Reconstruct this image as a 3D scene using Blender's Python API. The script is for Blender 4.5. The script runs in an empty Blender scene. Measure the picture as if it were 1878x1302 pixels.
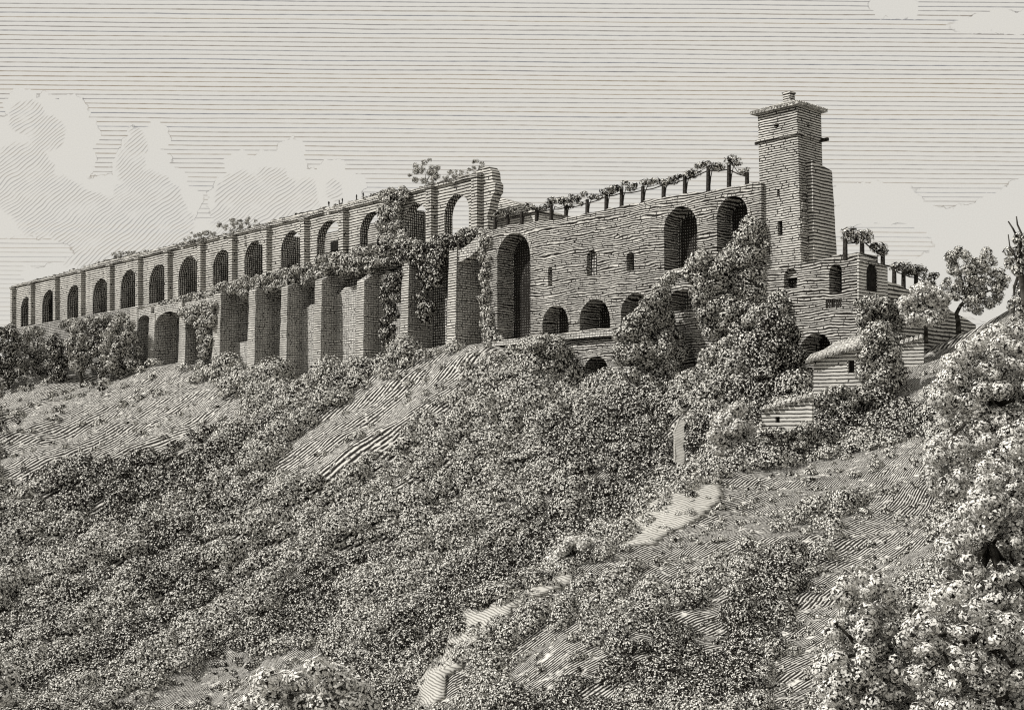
import bpy, math, random
import numpy as np
from mathutils import Vector
from mathutils.geometry import delaunay_2d_cdt
random.seed(7)
RNG = np.random.default_rng(11)
R = math.radians
scene = bpy.context.scene
C = scene.collection

# ------------------------------------------------------------------ camera
F, CX, HY, PW = 2400.0, 939.0, 830.0, 1878.0     # focal length and horizon of the print, in its own pixels
cam_d = bpy.data.cameras.new('camera')
cam = bpy.data.objects.new('camera', cam_d); C.objects.link(cam)
cam.location = (0, 0, 0); cam.rotation_euler = (R(90), 0, 0)
cam_d.sensor_width = 36; cam_d.lens = 36 * F / PW
cam_d.shift_y = (HY - 651) / PW
cam_d.clip_start = 1; cam_d.clip_end = 12000
scene.camera = cam
scene.render.resolution_x, scene.render.resolution_y = 1024, 709
vs = scene.view_settings
vs.view_transform = 'Standard'; vs.look = 'None'; vs.exposure = 0; vs.gamma = 1; vs.use_curve_mapping = False
scene.cycles.max_bounces = 4; scene.cycles.diffuse_bounces = 2
scene.cycles.use_denoising = False
scene.cycles.filter_width = 1.2

PAPER = (.765, .742, .690)
INK = (.018, .016, .014)

# ------------------------------------------------------------------ tiny node language
class NT:
    def __init__(s, tree):
        s.t = tree; tree.nodes.clear()
    def put(s, sock, v):
        if isinstance(v, bpy.types.NodeSocket): s.t.links.new(v, sock)
        elif v is not None: sock.default_value = v
    def n(s, typ, ins=None, out=0, **props):
        nd = s.t.nodes.new(typ)
        for k, v in props.items(): setattr(nd, k, v)
        for k, v in (ins or {}).items(): s.put(nd.inputs[k], v)
        return nd.outputs[out] if out is not None else nd
    def m(s, op, a, b=None, c=None):
        nd = s.t.nodes.new('ShaderNodeMath'); nd.operation = op
        for i, v in enumerate((a, b, c)): s.put(nd.inputs[i], v)
        return nd.outputs[0]
    def v(s, op, a, b=None, out=0):
        nd = s.t.nodes.new('ShaderNodeVectorMath'); nd.operation = op
        s.put(nd.inputs[0], a)
        if b is not None: s.put(nd.inputs[1], b)
        return nd.outputs[out]
    def noise(s, vec, scale, detail=2, rough=.5):
        return s.n('ShaderNodeTexNoise', {'Vector': vec, 'Scale': scale, 'Detail': detail, 'Roughness': rough})
    def mr(s, x, a, b, c=0., d=1., smooth=False):
        nd = s.t.nodes.new('ShaderNodeMapRange'); nd.clamp = True
        if smooth: nd.interpolation_type = 'SMOOTHSTEP'
        for i, v in enumerate((x, a, b, c, d)): s.put(nd.inputs[i], v)
        return nd.outputs[0]
    def mix(s, f, a, b):
        nd = s.t.nodes.new('ShaderNodeMix'); nd.data_type = 'RGBA'
        s.put(nd.inputs[0], f)
        for i, v in ((6, a), (7, b)): s.put(nd.inputs[i], (*v, 1) if isinstance(v, tuple) else v)
        return nd.outputs[2]
    def sep(s, vec):
        nd = s.t.nodes.new('ShaderNodeSeparateXYZ'); s.put(nd.inputs[0], vec); return nd.outputs
    def comb(s, x, y, z=0.):
        nd = s.t.nodes.new('ShaderNodeCombineXYZ')
        for i, v in enumerate((x, y, z)): s.put(nd.inputs[i], v)
        return nd.outputs[0]
    def line(s, x, w, soft=.12):
        """x: running coordinate, one line per unit; w: share of the unit that is ink"""
        fr = s.m('ABSOLUTE', s.m('SUBTRACT', s.m('FRACT', x), .5))        # .5 in the line's middle at x integer
        half = s.m('SUBTRACT', .5, s.m('MULTIPLY', w, .5))
        return s.mr(s.m('SUBTRACT', fr, half), -soft * .5, soft * .5)

# ------------------------------------------------------------------ world: pale paper sky, ruled lines, outlined clouds
world = bpy.data.worlds.new('World'); scene.world = world; world.use_nodes = True
def build_sky():
    T = NT(world.node_tree)
    d = T.sep(T.n('ShaderNodeTexCoord', out=0))
    y = T.m('MAXIMUM', d[1], .05)
    px = T.m('ADD', T.m('MULTIPLY', T.m('DIVIDE', d[0], y), F), CX)
    py = T.m('SUBTRACT', HY, T.m('MULTIPLY', T.m('DIVIDE', d[2], y), F))
    p0 = T.comb(px, py, 0.)
    n1 = T.n('ShaderNodeTexNoise', {'Vector': p0, 'Scale': .05, 'Detail': 5.}, out=1)
    wob = T.v('MULTIPLY', T.v('SUBTRACT', n1, (.5, .5, .5)), (34, 30, 0))
    p = T.v('ADD', p0, wob)
    def union(els, pp):
        cur = None
        for (cx, cy, rx, ry) in els:
            q = T.v('LENGTH', T.v('MULTIPLY', T.v('SUBTRACT', pp, (cx, cy, 0)), (1 / rx, 1 / ry, 0)), out=1)
            sd = T.m('MULTIPLY', T.m('SUBTRACT', q, 1.), min(rx, ry))
            cur = sd if cur is None else T.m('MINIMUM', cur, sd)
        return cur
    left = [(40, 195, 32, 32), (85, 215, 42, 42), (125, 215, 40, 40), (150, 245, 34, 34), (120, 290, 55, 50), (50, 290, 90, 90),
            (60, 400, 130, 90), (190, 390, 80, 70), (250, 264, 26, 30), (285, 252, 27, 26), (240, 305, 36, 40), (285, 300, 30, 28),
            (315, 332, 30, 28), (270, 380, 90, 70), (345, 366, 28, 26), (440, 302, 26, 24), (485, 303, 32, 28), (535, 277, 25, 25),
            (520, 310, 46, 34), (610, 320, 30, 28), (638, 342, 32, 32), (560, 370, 80, 60), (450, 370, 70, 62), (300, 500, 260, 100)]
    hatchy = [(50, 215, 34, 32), (85, 245, 34, 34), (40, 330, 62, 70), (100, 385, 80, 60), (250, 262, 17, 28), (240, 305, 26, 34), (150, 420, 90, 70),
              (270, 370, 62, 56), (300, 420, 56, 60), (440, 372, 48, 58), (500, 345, 42, 38), (470, 400, 90, 50), (560, 360, 24, 34), (612, 350, 16, 18), (240, 440, 70, 50)]
    right = [(1640, 8, 46, 26), (1660, 20, 28, 14), (1900, 40, 150, 22), (1830, 48, 90, 14), (1720, 410, 215, 62), (1600, 360, 90, 26), (1900, 420, 110, 95), (1850, 500, 260, 90)]
    gaps = [(1745, 352, 62, 26), (1620, 446, 90, 36), (45, 462, 88, 28)]
    sl, sr = union(left, p), union(right, p)
    sg = union(gaps, p)
    sd = T.m('MAXIMUM', T.m('MINIMUM', sl, sr), T.m('MULTIPLY', sg, -1.))
    inside = T.mr(sd, -.8, .8, 1., 0.)
    # ruled lines
    n2 = T.noise(T.v('MULTIPLY', p0, (.004, .03, 0)), 1., 3)
    tilt = T.m('ADD', T.m('MULTIPLY', px, -.0085), T.m('MULTIPLY', n2, 4.))
    run = T.m('DIVIDE', T.m('ADD', py, tilt), 8.3)
    rowid = T.m('FLOOR', T.m('ADD', run, .5))
    rr = T.n('ShaderNodeTexWhiteNoise', {'W': rowid}, noise_dimensions='1D')
    n3 = T.noise(T.v('MULTIPLY', T.comb(px, rowid, 0.), (.05, 3.1, 0)), 1., 3)
    w = T.m('ADD', T.m('MULTIPLY', n3, .16), T.m('MULTIPLY', rr, .06))
    fade = T.mr(py, 200., 500., 1., .42)
    ruled = T.m('MULTIPLY', T.line(run, T.m('ADD', w, .07), .14), T.m('MULTIPLY', fade, T.m('ADD', T.m('MULTIPLY', n3, .5), .55)))
    ruled = T.m('MULTIPLY', ruled, T.m('SUBTRACT', 1., inside))
    # diagonal cloud hatching
    sh = union(hatchy, p)
    q = T.m('ADD', T.m('MULTIPLY', px, .62), T.m('MULTIPLY', py, .78))
    q = T.m('DIVIDE', T.m('ADD', q, T.m('MULTIPLY', T.noise(p0, .012, 2), 26.)), 6.0)
    hat = T.m('MULTIPLY', T.line(q, .26, .2), T.mr(sh, -3, 3, .5, 0.))
    hat = T.m('MULTIPLY', hat, T.m('MULTIPLY', inside, T.mr(T.noise(p0, .03, 3), .3, .5, .3, 1.)))
    # broken outline
    rim = T.m('MULTIPLY', T.mr(T.m('ABSOLUTE', sd), .4, 1.1, .45, 0.), T.mr(T.noise(p0, .03, 2), .50, .60))
    ink = T.m('MINIMUM', T.m('ADD', T.m('MAXIMUM', ruled, hat), rim), 1.)
    ink = T.m('MULTIPLY', ink, T.mr(d[1], .3, .5))
    grain = T.mr(T.noise(p0, .4, 2), .3, .7, .965, 1.03)
    warm = T.mix(T.noise(p0, .004, 2), (.69, .675, .632), (.72, .692, .632))
    tint = T.mix(T.m('FRACT', T.m('MULTIPLY', rr, 5.)), (.25, .18, .10), (.15, .155, .18))
    tint = T.mix(T.m('MAXIMUM', hat, rim), tint, (.10, .095, .085))
    col = T.mix(ink, warm, tint)
    away = T.mr(d[1], -.25, .45, .80, 1., True)            # sky dimmed out of view, behind and overhead, to strengthen shade contrast
    high = T.mr(d[2], .55, .9, 1., .95, True)
    bg = T.n('ShaderNodeBackground', {'Color': col, 'Strength': T.m('MULTIPLY', grain, T.m('MULTIPLY', away, high))})
    out = T.t.nodes.new('ShaderNodeOutputWorld'); T.t.links.new(bg, out.inputs[0])
build_sky()

# ------------------------------------------------------------------ plan axes of the ruin
Ux, Uy = 0.912, -1.0
_l = math.hypot(Ux, Uy); U = np.array([Ux / _l, Uy / _l]); N = np.array([U[1], -U[0]])   # along the wall to the right / outward

# ------------------------------------------------------------------ sun (high, from behind the left shoulder)
sv = Vector((N[0] * .62 - U[0] * .38, N[1] * .62 - U[1] * .38, .66)).normalized()
sun_d = bpy.data.lights.new('sun', 'SUN'); sun_d.energy = 4.0; sun_d.angle = R(.5); sun_d.color = (1, .975, .93)
sun = bpy.data.objects.new('sun', sun_d); C.objects.link(sun)
sun.rotation_euler = sv.to_track_quat('Z', 'Y').to_euler(); sun.location = sv * 400

# ------------------------------------------------------------------ materials
def mat(name):
    m = bpy.data.materials.new(name); m.use_nodes = True
    return m, NT(m.node_tree)
def finish(T, col, bump=None, rough=.9, dist=.2):
    b = T.n('ShaderNodeBsdfPrincipled', {'Base Color': col, 'Roughness': rough, 'Specular IOR Level': .1}, out=None)
    if bump is not None:
        T.put(b.inputs['Normal'], T.n('ShaderNodeBump', {'Height': bump, 'Distance': dist, 'Strength': .6}))
    o = T.t.nodes.new('ShaderNodeOutputMaterial'); T.t.links.new(b.outputs[0], o.inputs[0])
WHITE = (.70, .68, .635)
def stone(name, ch=.65, ink=.34, wob=.5, joints=.5, cw=1.9, grid=0., speck=.5, white=WHITE, gw=.9):
    m, T = mat(name)
    o = T.n('ShaderNodeTexCoord', out=3)
    x, y, z = T.sep(o)[:3]
    s = T.m('ADD', x, y)
    nz = T.noise(T.v('MULTIPLY', o, (.10, .10, .4)), 1., 3)
    n2 = T.noise(o, .55, 2)
    n3 = T.noise(o, 2.1, 3)
    big = T.noise(o, .11, 3)
    zz = T.m('ADD', z, T.m('ADD', T.m('MULTIPLY', nz, wob * 2.2), T.m('MULTIPLY', n2, .24)))
    run = T.m('DIVIDE', zz, ch)
    w = T.m('MULTIPLY', T.m('ADD', .42, T.m('ADD', T.m('MULTIPLY', n3, .7), T.m('MULTIPLY', big, .55))), ink)
    ln = T.line(run, w, .16)
    row = T.m('FLOOR', run)
    rnd = T.n('ShaderNodeTexWhiteNoise', {'W': row}, noise_dimensions='1D')
    vrun = T.m('ADD', T.m('DIVIDE', T.m('ADD', s, T.m('MULTIPLY', n2, .5)), cw), T.m('MULTIPLY', rnd, 7.3))
    vj = T.m('MULTIPLY', T.line(vrun, .17, .1), T.mr(T.noise(o, .9, 1), .62 - joints * .3, .66 - joints * .3))
    ink_m = T.m('MAXIMUM', ln, vj)
    if grid:
        gn = T.m('MULTIPLY', n2, .7)
        g = T.line(T.m('DIVIDE', T.m('ADD', s, gn), gw), T.m('MULTIPLY', w, 1.), .16)
        ink_m = T.m('MAXIMUM', ink_m, T.m('MULTIPLY', g, grid))
    sp = T.mr(T.noise(o, 1.5, 4, .7), .60, .64)
    ink_m = T.m('MAXIMUM', ink_m, T.m('MULTIPLY', sp, speck))
    stain = T.noise(T.v('MULTIPLY', o, (.22, .22, .06)), 1., 4, .6)
    base = T.mix(T.mr(stain, .38, .62), tuple(c * .72 for c in white), white)
    finish(T, T.mix(ink_m, base, INK), T.m('SUBTRACT', 1., ink_m), dist=.12)
    return m
M = {}
M['arcade'] = stone('arcade_stone', ch=.78, ink=.40, wob=.35, joints=.2, cw=3.0, speck=.25, white=(.72, .70, .65))
M['buttress'] = stone('buttress_stone', ch=.60, ink=.36, wob=.5, joints=.4, cw=1.6, speck=.4, grid=.5, gw=.85, white=(.84, .82, .77))  # grid hatch paints the shade on the buttress flanks
M['bigwall'] = stone('rubble_stone', ch=.50, ink=.52, wob=.9, joints=.35, cw=1.5, speck=.6)
M['tower'] = stone('tower_stone', ch=.48, ink=.46, wob=.25, joints=.3, cw=1.5, speck=.4, white=(.78, .76, .71))
M['shade_grid'] = stone('shade_grid_stone', ch=.70, ink=.42, wob=.3, joints=.3, cw=2.0, grid=1., speck=.4, gw=.8, white=(.86, .84, .79))  # cross-hatch puts the shade of the recesses into the colour
M['lit_face'] = stone('lit_face_stone', ch=.66, ink=.40, wob=.3, joints=.0, speck=.3, white=(.74, .72, .67))  # hatched one way only, painting faces as sunlit
M['deep_shade'] = stone('deep_shade_hatch', ch=.62, ink=.80, wob=.1, joints=.2, cw=1.5, grid=1., speck=.8, gw=.62)  # dense cross-hatch paints interior shade; there is no grating
M['plaster'] = stone('cottage_plaster', ch=.62, ink=.30, wob=.15, joints=0., speck=.05, white=(.82, .80, .75))
M['coping'] = stone('cornice_stone', ch=.5, ink=.42, wob=.5, joints=.6, cw=1.1, speck=.5)
def plain(name, col, col2=None, sc=2.):
    m, T = mat(name)
    o = T.n('ShaderNodeTexCoord', out=3)
    finish(T, T.mix(T.mr(T.noise(o, sc, 3), .4, .6), col, col2 or col))
    return m
M['ink'] = plain('dark_timber', (.02, .018, .015), (.06, .055, .05), 3.)
M['bark'] = plain('dark_bark', (.025, .022, .018), (.09, .085, .075), 1.2)
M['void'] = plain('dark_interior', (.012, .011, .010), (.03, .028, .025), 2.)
def tiles(name):
    m, T = mat(name)
    o = T.n('ShaderNodeTexCoord', out=3)
    vor = T.n('ShaderNodeTexVoronoi', {'Vector': o, 'Scale': 1.5}, out=0)
    k = T.mr(vor, .32, .40)
    k = T.m('MAXIMUM', T.m('MULTIPLY', k, .5), T.mr(T.noise(o, 2.4, 3), .58, .62))
    finish(T, T.mix(k, (.80, .78, .73), INK), T.m('SUBTRACT', 1., k))
    return m
M['tiles'] = tiles('clay_tiles')
def leafmat(name, dark, rim=.66, white=(.66, .645, .60)):
    """pale leaf with an inked edge; a share of the leaves is ink dark all over"""
    m, T = mat(name)
    uv = T.n('ShaderNodeTexCoord', out=2)
    r = T.v('LENGTH', uv, out=1)
    edge = T.mr(r, rim - .06, rim + .06)
    rnd = T.n('ShaderNodeNewGeometry', out='Random Per Island')
    dk = T.mr(rnd, dark - .01, dark + .01, 1., 0.)
    tone = T.mr(T.m('FRACT', T.m('MULTIPLY', rnd, 37.)), 0., 1., .80, 1.)
    ink = T.m('MAXIMUM', edge, dk)
    b = T.n('ShaderNodeBsdfPrincipled', {'Base Color': T.mix(ink, T.v('MULTIPLY', T.v('ADD', (0, 0, 0), white), T.comb(tone, tone, tone)), INK), 'Roughness': .95, 'Specular IOR Level': .05})
    out = T.t.nodes.new('ShaderNodeOutputMaterial'); T.t.links.new(b, out.inputs[0])
    return m
_n = NT.n
def n_named(s, typ, ins=None, out=0, **props):
    nd = s.t.nodes.new(typ)
    for k, v in props.items(): setattr(nd, k, v)
    for k, v in (ins or {}).items(): s.put(nd.inputs[k], v)
    return nd if out is None else nd.outputs[out]
NT.n = n_named
M['leaf'] = leafmat('leaf_mid', .15, .76, (.88, .86, .80))
M['leaf_pale'] = leafmat('leaf_pale', .06, .87, (.90, .88, .83))
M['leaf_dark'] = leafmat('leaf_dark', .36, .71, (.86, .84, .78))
def ground_mat():
    m, T = mat('hatched_turf')
    o = T.n('ShaderNodeTexCoord', out=3)
    x, y, z = T.sep(o)[:3]
    c = T.m('SUBTRACT', T.m('MULTIPLY', x, float(U[0])), T.m('MULTIPLY', y, float(-U[1])))
    n1 = T.noise(o, .018, 2); n2 = T.noise(o, .16, 3); n3 = T.noise(o, .9, 3)
    c = T.m('ADD', c, T.m('ADD', T.m('MULTIPLY', n1, 17.), T.m('MULTIPLY', n2, 1.3)))
    near = T.mr(y, 235., 240.)
    def strokes(per):
        w = T.m('ADD', .21, T.m('ADD', T.m('MULTIPLY', n3, .50), T.m('MULTIPLY', n2, .26)))
        return T.line(T.m('DIVIDE', c, per), w, .2)
    ln = T.m('ADD', T.m('MULTIPLY', strokes(1.3), near), T.m('MULTIPLY', strokes(.42), T.m('SUBTRACT', 1., near)))
    sp = T.mr(T.noise(o, T.m('ADD', 1.1, T.m('MULTIPLY', T.m('SUBTRACT', 1., near), 1.3)), 3, .6), .57, .61)
    ln = T.m('MULTIPLY', ln, T.mr(T.noise(o, .7, 2), .30, .40))
    k = T.m('MAXIMUM', ln, T.m('MULTIPLY', sp, .85))
    base = T.mix(T.noise(o, .05, 2), (.60, .585, .545), (.70, .68, .635))
    finish(T, T.mix(k, base, INK), T.m('SUBTRACT', 1., k), dist=.25)
    return m
M['ground'] = ground_mat()
def cliff_mat():
    m, T = mat('pale_rock')
    o = T.n('ShaderNodeTexCoord', out=3)
    x, y, z = T.sep(o)[:3]
    c = T.m('ADD', T.m('ADD', T.m('MULTIPLY', x, .25), T.m('MULTIPLY', z, 1.)), T.m('MULTIPLY', T.noise(o, .2, 3), 1.2))
    ln = T.line(T.m('DIVIDE', c, .27), T.m('MULTIPLY', T.noise(o, 1.3, 2), .55), .3)
    ln = T.m('MULTIPLY', ln, .75)
    finish(T, T.mix(ln, (.54, .525, .485), (.05, .046, .04)), T.m('SUBTRACT', 1., ln), dist=.2)
    return m
M['cliff'] = cliff_mat()
M['cloth'] = plain('dark_cloth', (.02, .018, .016), (.05, .045, .04), 3.)

# ------------------------------------------------------------------ object helpers
def tag(o, label=None, cat=None, group=None, kind=None):
    if label: o['label'] = label
    if cat: o['category'] = cat
    if group: o['group'] = group
    if kind: o['kind'] = kind
    return o
def mesh_obj(name, verts, faces, mats, parent=None, fm=None, smooth=False):
    me = bpy.data.meshes.new(name)
    me.from_pydata([tuple(map(float, v)) for v in verts], [], faces)
    for m in (mats if isinstance(mats, (list, tuple)) else [mats]): me.materials.append(m)
    if fm is not None: me.polygons.foreach_set('material_index', fm)
    if smooth: me.polygons.foreach_set('use_smooth', [True] * len(me.polygons))
    me.update()
    o = bpy.data.objects.new(name, me); C.objects.link(o)
    if parent is not None: o.parent = parent
    return o
class Frame:
    """a vertical plane: origin, direction along it; y runs into the wall"""
    def __init__(s, P0, Ud):
        s.P = np.array(P0, float); s.U = np.array(Ud, float); s.N = np.array([s.U[1], -s.U[0]])
    def w(s, u, d, z): q = s.P + u * s.U + d * s.N; return Vector((q[0], q[1], z))
    def at(s, px, py, d=0.):
        t = (px - CX) / F
        a = s.P + d * s.N
        u = (t * a[1] - a[0]) / (s.U[0] - t * s.U[1])
        Y = a[1] + u * s.U[1]
        return u, (HY - py) / F * Y
    def u(s, px, d=0.): return s.at(px, 0, d)[0]
FA = Frame((-5.2, 320), U)                       # the ruin's long face
class Thing:
    def __init__(s, fr, base, name, label, cat, group=None):
        s.fr, s.b, s.y0 = fr, base, 0.           # base = (u, d, z); y0: shift of the part's front plane
        s.o = bpy.data.objects.new(name, None); C.objects.link(s.o)
        s.o.empty_display_size = 2
        s.o.location = fr.w(*base); s.o.rotation_euler = (0, 0, math.atan2(fr.U[1], fr.U[0]))
        tag(s.o, label, cat, group)
    def add(s, name, vf, mats, fm=None, parent=None, smooth=False, label=None):
        v, f = vf
        v = [(a[0] - s.b[0], a[1] + s.b[1] + s.y0, a[2] - s.b[2]) for a in v]
        o = mesh_obj(name, v, f, mats, parent or s.o, fm, smooth)
        if label: o['label'] = label
        return o
def box(u0, u1, y0, y1, z0, z1, taper=0.):
    t = taper
    v = [(u0, y0, z0), (u1, y0, z0), (u1, y1, z0), (u0, y1, z0), (u0 + t, y0 + t, z1), (u1 - t, y0 + t, z1), (u1 - t, y1 - t, z1), (u0 + t, y1 - t, z1)]
    f = [(0, 1, 5, 4), (1, 2, 6, 5), (2, 3, 7, 6), (3, 0, 4, 7), (4, 5, 6, 7), (3, 2, 1, 0)]
    return v, f
def join(*parts):
    V, Fc = [], []
    for v, f in parts:
        k = len(V); V += list(v); Fc += [tuple(i + k for i in q) for q in f]
    return V, Fc
def rag(pts, amp, step, seed=0, closed=False):
    """subdivide a polyline and roughen it"""
    rn = random.Random(seed); out = []
    for i in range(len(pts) - (0 if closed else 1)):
        a, b = pts[i], pts[(i + 1) % len(pts)]
        L = math.dist(a, b); n = max(1, int(L / step))
        for k in range(n):
            t = k / n
            j = amp if k else amp * .3
            out.append((a[0] + (b[0] - a[0]) * t + rn.uniform(-j, j) * .5, a[1] + (b[1] - a[1]) * t + rn.uniform(-j, j)))
    if not closed: out.append(tuple(pts[-1]))
    return out
def arch(u0, u1, z0, z1, n=12, flat=1., ragk=0., seed=3):
    """closed outline of an arched opening, counter-clockwise"""
    r = (u1 - u0) / 2; rise = min(r * flat, (z1 - z0) * .75); c = (u0 + u1) / 2
    rn = random.Random(seed)
    p = [(u0, z0), (u1, z0)]
    for i in range(n + 1):
        a = math.pi * i / n
        j = rn.uniform(-ragk, ragk)
        p.append((c + (r + j) * math.cos(a), z1 - rise + (rise + j) * math.sin(a)))
    return p
def rect(u0, u1, z0, z1): return [(u0, z0), (u1, z0), (u1, z1), (u0, z1)]
def inpoly(p, poly):
    x, y = p; c = False; j = len(poly) - 1
    for i in range(len(poly)):
        xi, yi = poly[i]; xj, yj = poly[j]
        if (yi > y) != (yj > y) and x < (xj - xi) * (y - yi) / (yj - yi + 1e-12) + xi: c = not c
        j = i
    return c
def slab(outline, holes, y0, y1, through=True):
    """a wall with openings: front at y0, back at y1; the reveals belong to the openings' own meshes"""
    vs_, es = [], []
    for lp in [outline] + holes:
        k = len(vs_); vs_ += [Vector(p) for p in lp]; n = len(lp)
        es += [(k + i, k + (i + 1) % n) for i in range(n)]
    r = delaunay_2d_cdt(vs_, es, [], 0, 1e-5)
    v2, tris = r[0], r[2]
    V = [(v.x, y0, v.y) for v in v2] + [(v.x, y1, v.y) for v in v2]
    m = len(v2); Fc = []
    for t in tris:
        c = sum((v2[i] for i in t), Vector((0, 0))) / len(t)
        if not inpoly(c, outline): continue
        inh = any(inpoly(c, h) for h in holes)
        if not inh: Fc.append(tuple(t))
        if not (inh and through): Fc.append(tuple(m + i for i in reversed(t)))
    k = len(V); n = len(outline)
    V += [(p[0], y0, p[1]) for p in outline] + [(p[0], y1, p[1]) for p in outline]
    for i in range(n):
        j = (i + 1) % n; Fc.append((k + j, k + i, k + n + i, k + n + j))
    return V, Fc
def reveal(hole, y0, y1, back=True):
    n = len(hole)
    V = [(p[0], y0, p[1]) for p in hole] + [(p[0], y1, p[1]) for p in hole]
    Fc = [(i, (i + 1) % n, n + (i + 1) % n, n + i) for i in range(n)]
    fm = [0] * n
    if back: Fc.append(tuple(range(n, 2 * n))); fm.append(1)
    return (V, Fc), fm
def opening(T, name, hole, y0, y1, mats, back=True, label=None):
    vf, fm = reveal(hole, y0, y1, back)
    return T.add(name, vf, mats, fm, label=label)
def tube(pts, rad, sides=7):
    V, Fc = [], []
    n = len(pts); pts = [Vector(p) for p in pts]
    for i, p in enumerate(pts):
        d = (pts[min(i + 1, n - 1)] - pts[max(i - 1, 0)]).normalized()
        a = d.orthogonal().normalized() if i == 0 else (pa - d * pa.dot(d)).normalized()
        pa = a; b = d.cross(a)
        for k in range(sides):
            t = 2 * math.pi * k / sides
            V.append(p + (a * math.cos(t) + b * math.sin(t)) * rad[i])
    for i in range(n - 1):
        for k in range(sides):
            k2 = (k + 1) % sides
            Fc.append((i * sides + k, i * sides + k2, (i + 1) * sides + k2, (i + 1) * sides + k))
    Fc.append(tuple(reversed(range(sides)))); Fc.append(tuple(range((n - 1) * sides, n * sides)))
    return V, Fc
def poly_px(fr, pts, d=0.): return [fr.at(x, y, d) for x, y in pts]

# ------------------------------------------------------------------ leaves
def leaf_mesh(name, P, Nn, size, mats, parent=None, loc=(0, 0, 0), spread=.32, k=6, idx=None, elong=.62):
    k = 6
    n = len(P); rng = RNG
    Nn = Nn + rng.normal(0, spread, Nn.shape) * .8
    Nn /= np.linalg.norm(Nn, axis=1)[:, None] + 1e-9
    ref = rng.normal(size=(n, 3))
    A = np.cross(Nn, ref); A /= np.linalg.norm(A, axis=1)[:, None] + 1e-9
    B = np.cross(Nn, A)
    ang = (np.arange(k) / k * 2 * np.pi)[None, :] + rng.uniform(-.25, .25, (n, k))
    rad = np.where((np.arange(k) % 2 == 0)[None, :], rng.uniform(.85, 1.45, (n, k)), rng.uniform(.35, .8, (n, k)))
    ux, uy = np.cos(ang), np.sin(ang)
    cx, cy = np.cos(ang) * rad, np.sin(ang) * rad
    s = size[:, None, None]
    V = P[:, None, :] + (A[:, None, :] * cx[:, :, None] + B[:, None, :] * cy[:, :, None] * elong) * s
    V = V.reshape(-1, 3) - np.array(loc)
    me = bpy.data.meshes.new(name)
    me.vertices.add(n * k); me.vertices.foreach_set('co', V.astype(np.float32).ravel())
    me.loops.add(n * k); me.loops.foreach_set('vertex_index', np.arange(n * k, dtype=np.int32))
    me.polygons.add(n); me.polygons.foreach_set('loop_start', np.arange(0, n * k, k, dtype=np.int32))
    me.update(calc_edges=True)
    uv = me.uv_layers.new(name='UVMap')
    uv.data.foreach_set('uv', np.stack([ux, uy], -1).astype(np.float32).ravel())
    for m in (mats if isinstance(mats, (list, tuple)) else [mats]): me.materials.append(m)
    if idx is not None: me.polygons.foreach_set('material_index', idx.astype(np.int32))
    o = bpy.data.objects.new(name, me); C.objects.link(o)
    if parent is not None: o.parent = parent
    return o
def lobes_to_leaves(L, ls, cover=3.0, down=-.35, inner=.25):
    """L: rows x,y,z,rx,ry,rz ; returns points and outward normals of leaves on the lobes' shells"""
    P, Q = [], []
    for (x, y, z, rx, ry, rz) in L:
        area = 4 * math.pi * ((rx * ry + rx * rz + ry * rz) / 3) * .8
        n = int(max(6, area * cover / (ls * ls * 1.7)))
        d = RNG.normal(size=(n, 3)); d /= np.linalg.norm(d, axis=1)[:, None]
        d = d[d[:, 2] > down - RNG.uniform(0, .3, len(d))]
        r = np.where(RNG.uniform(size=len(d)) < inner, RNG.uniform(.55, .9, len(d)), RNG.uniform(.88, 1.12, len(d)))
        P.append(np.array([x, y, z]) + d * r[:, None] * np.array([rx, ry, rz]))
        q = d / np.array([rx, ry, rz]); q /= np.linalg.norm(q, axis=1)[:, None]
        Q.append(q)
    return np.concatenate(P), np.concatenate(Q)
def leafy(name, L, ls, m, parent=None, loc=(0, 0, 0), cover=3., down=-.35, k=5, inner=.25, spread=.32):
    ls = ls * .8
    P, Q = lobes_to_leaves(L, ls, cover, down, inner)
    return leaf_mesh(name, P, Q, ls * RNG.uniform(.65, 1.3, len(P)), m, parent, loc, k=k, spread=spread)
def P3(px, py, Y): return np.array([(px - CX) / F * Y, Y, (HY - py) / F * Y])

# ------------------------------------------------------------------ ground
CP = []
def cp(*rows):
    for (px, py, Y) in rows: CP.append(P3(px, py, Y))
# foot of the ruin, from the far left to the right
cp((-80, 655, 585), (0, 662, 560), (30, 665, 535), (130, 690, 500), (240, 692, 459), (286, 664, 438), (340, 668, 425), (400, 690, 412), (461, 690, 398),
   (520, 690, 384), (590, 702, 369), (661, 676, 356), (743, 654, 342), (826, 638, 328), (900, 633, 316), (960, 640, 305), (1010, 680, 296), (1070, 706, 289),
   (1130, 700, 283), (1280, 706, 266), (1350, 650, 258), (1400, 640, 254), (1450, 700, 248), (1480, 716, 244), (1530, 712, 240), (1580, 705, 238))
# the same height carried on under and behind the building
for (px, py, Y) in ((30, 665, 560), (240, 692, 480), (400, 690, 440), (590, 702, 395), (743, 654, 365), (900, 633, 340), (1070, 706, 312), (1280, 706, 290), (1480, 716, 268)):
    q = P3(px, py, Y - 22); CP.append(np.array([q[0] + 20, q[1] + 22, q[2]])); CP.append(np.array([q[0] + 60, q[1] + 90, q[2]]))
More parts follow.
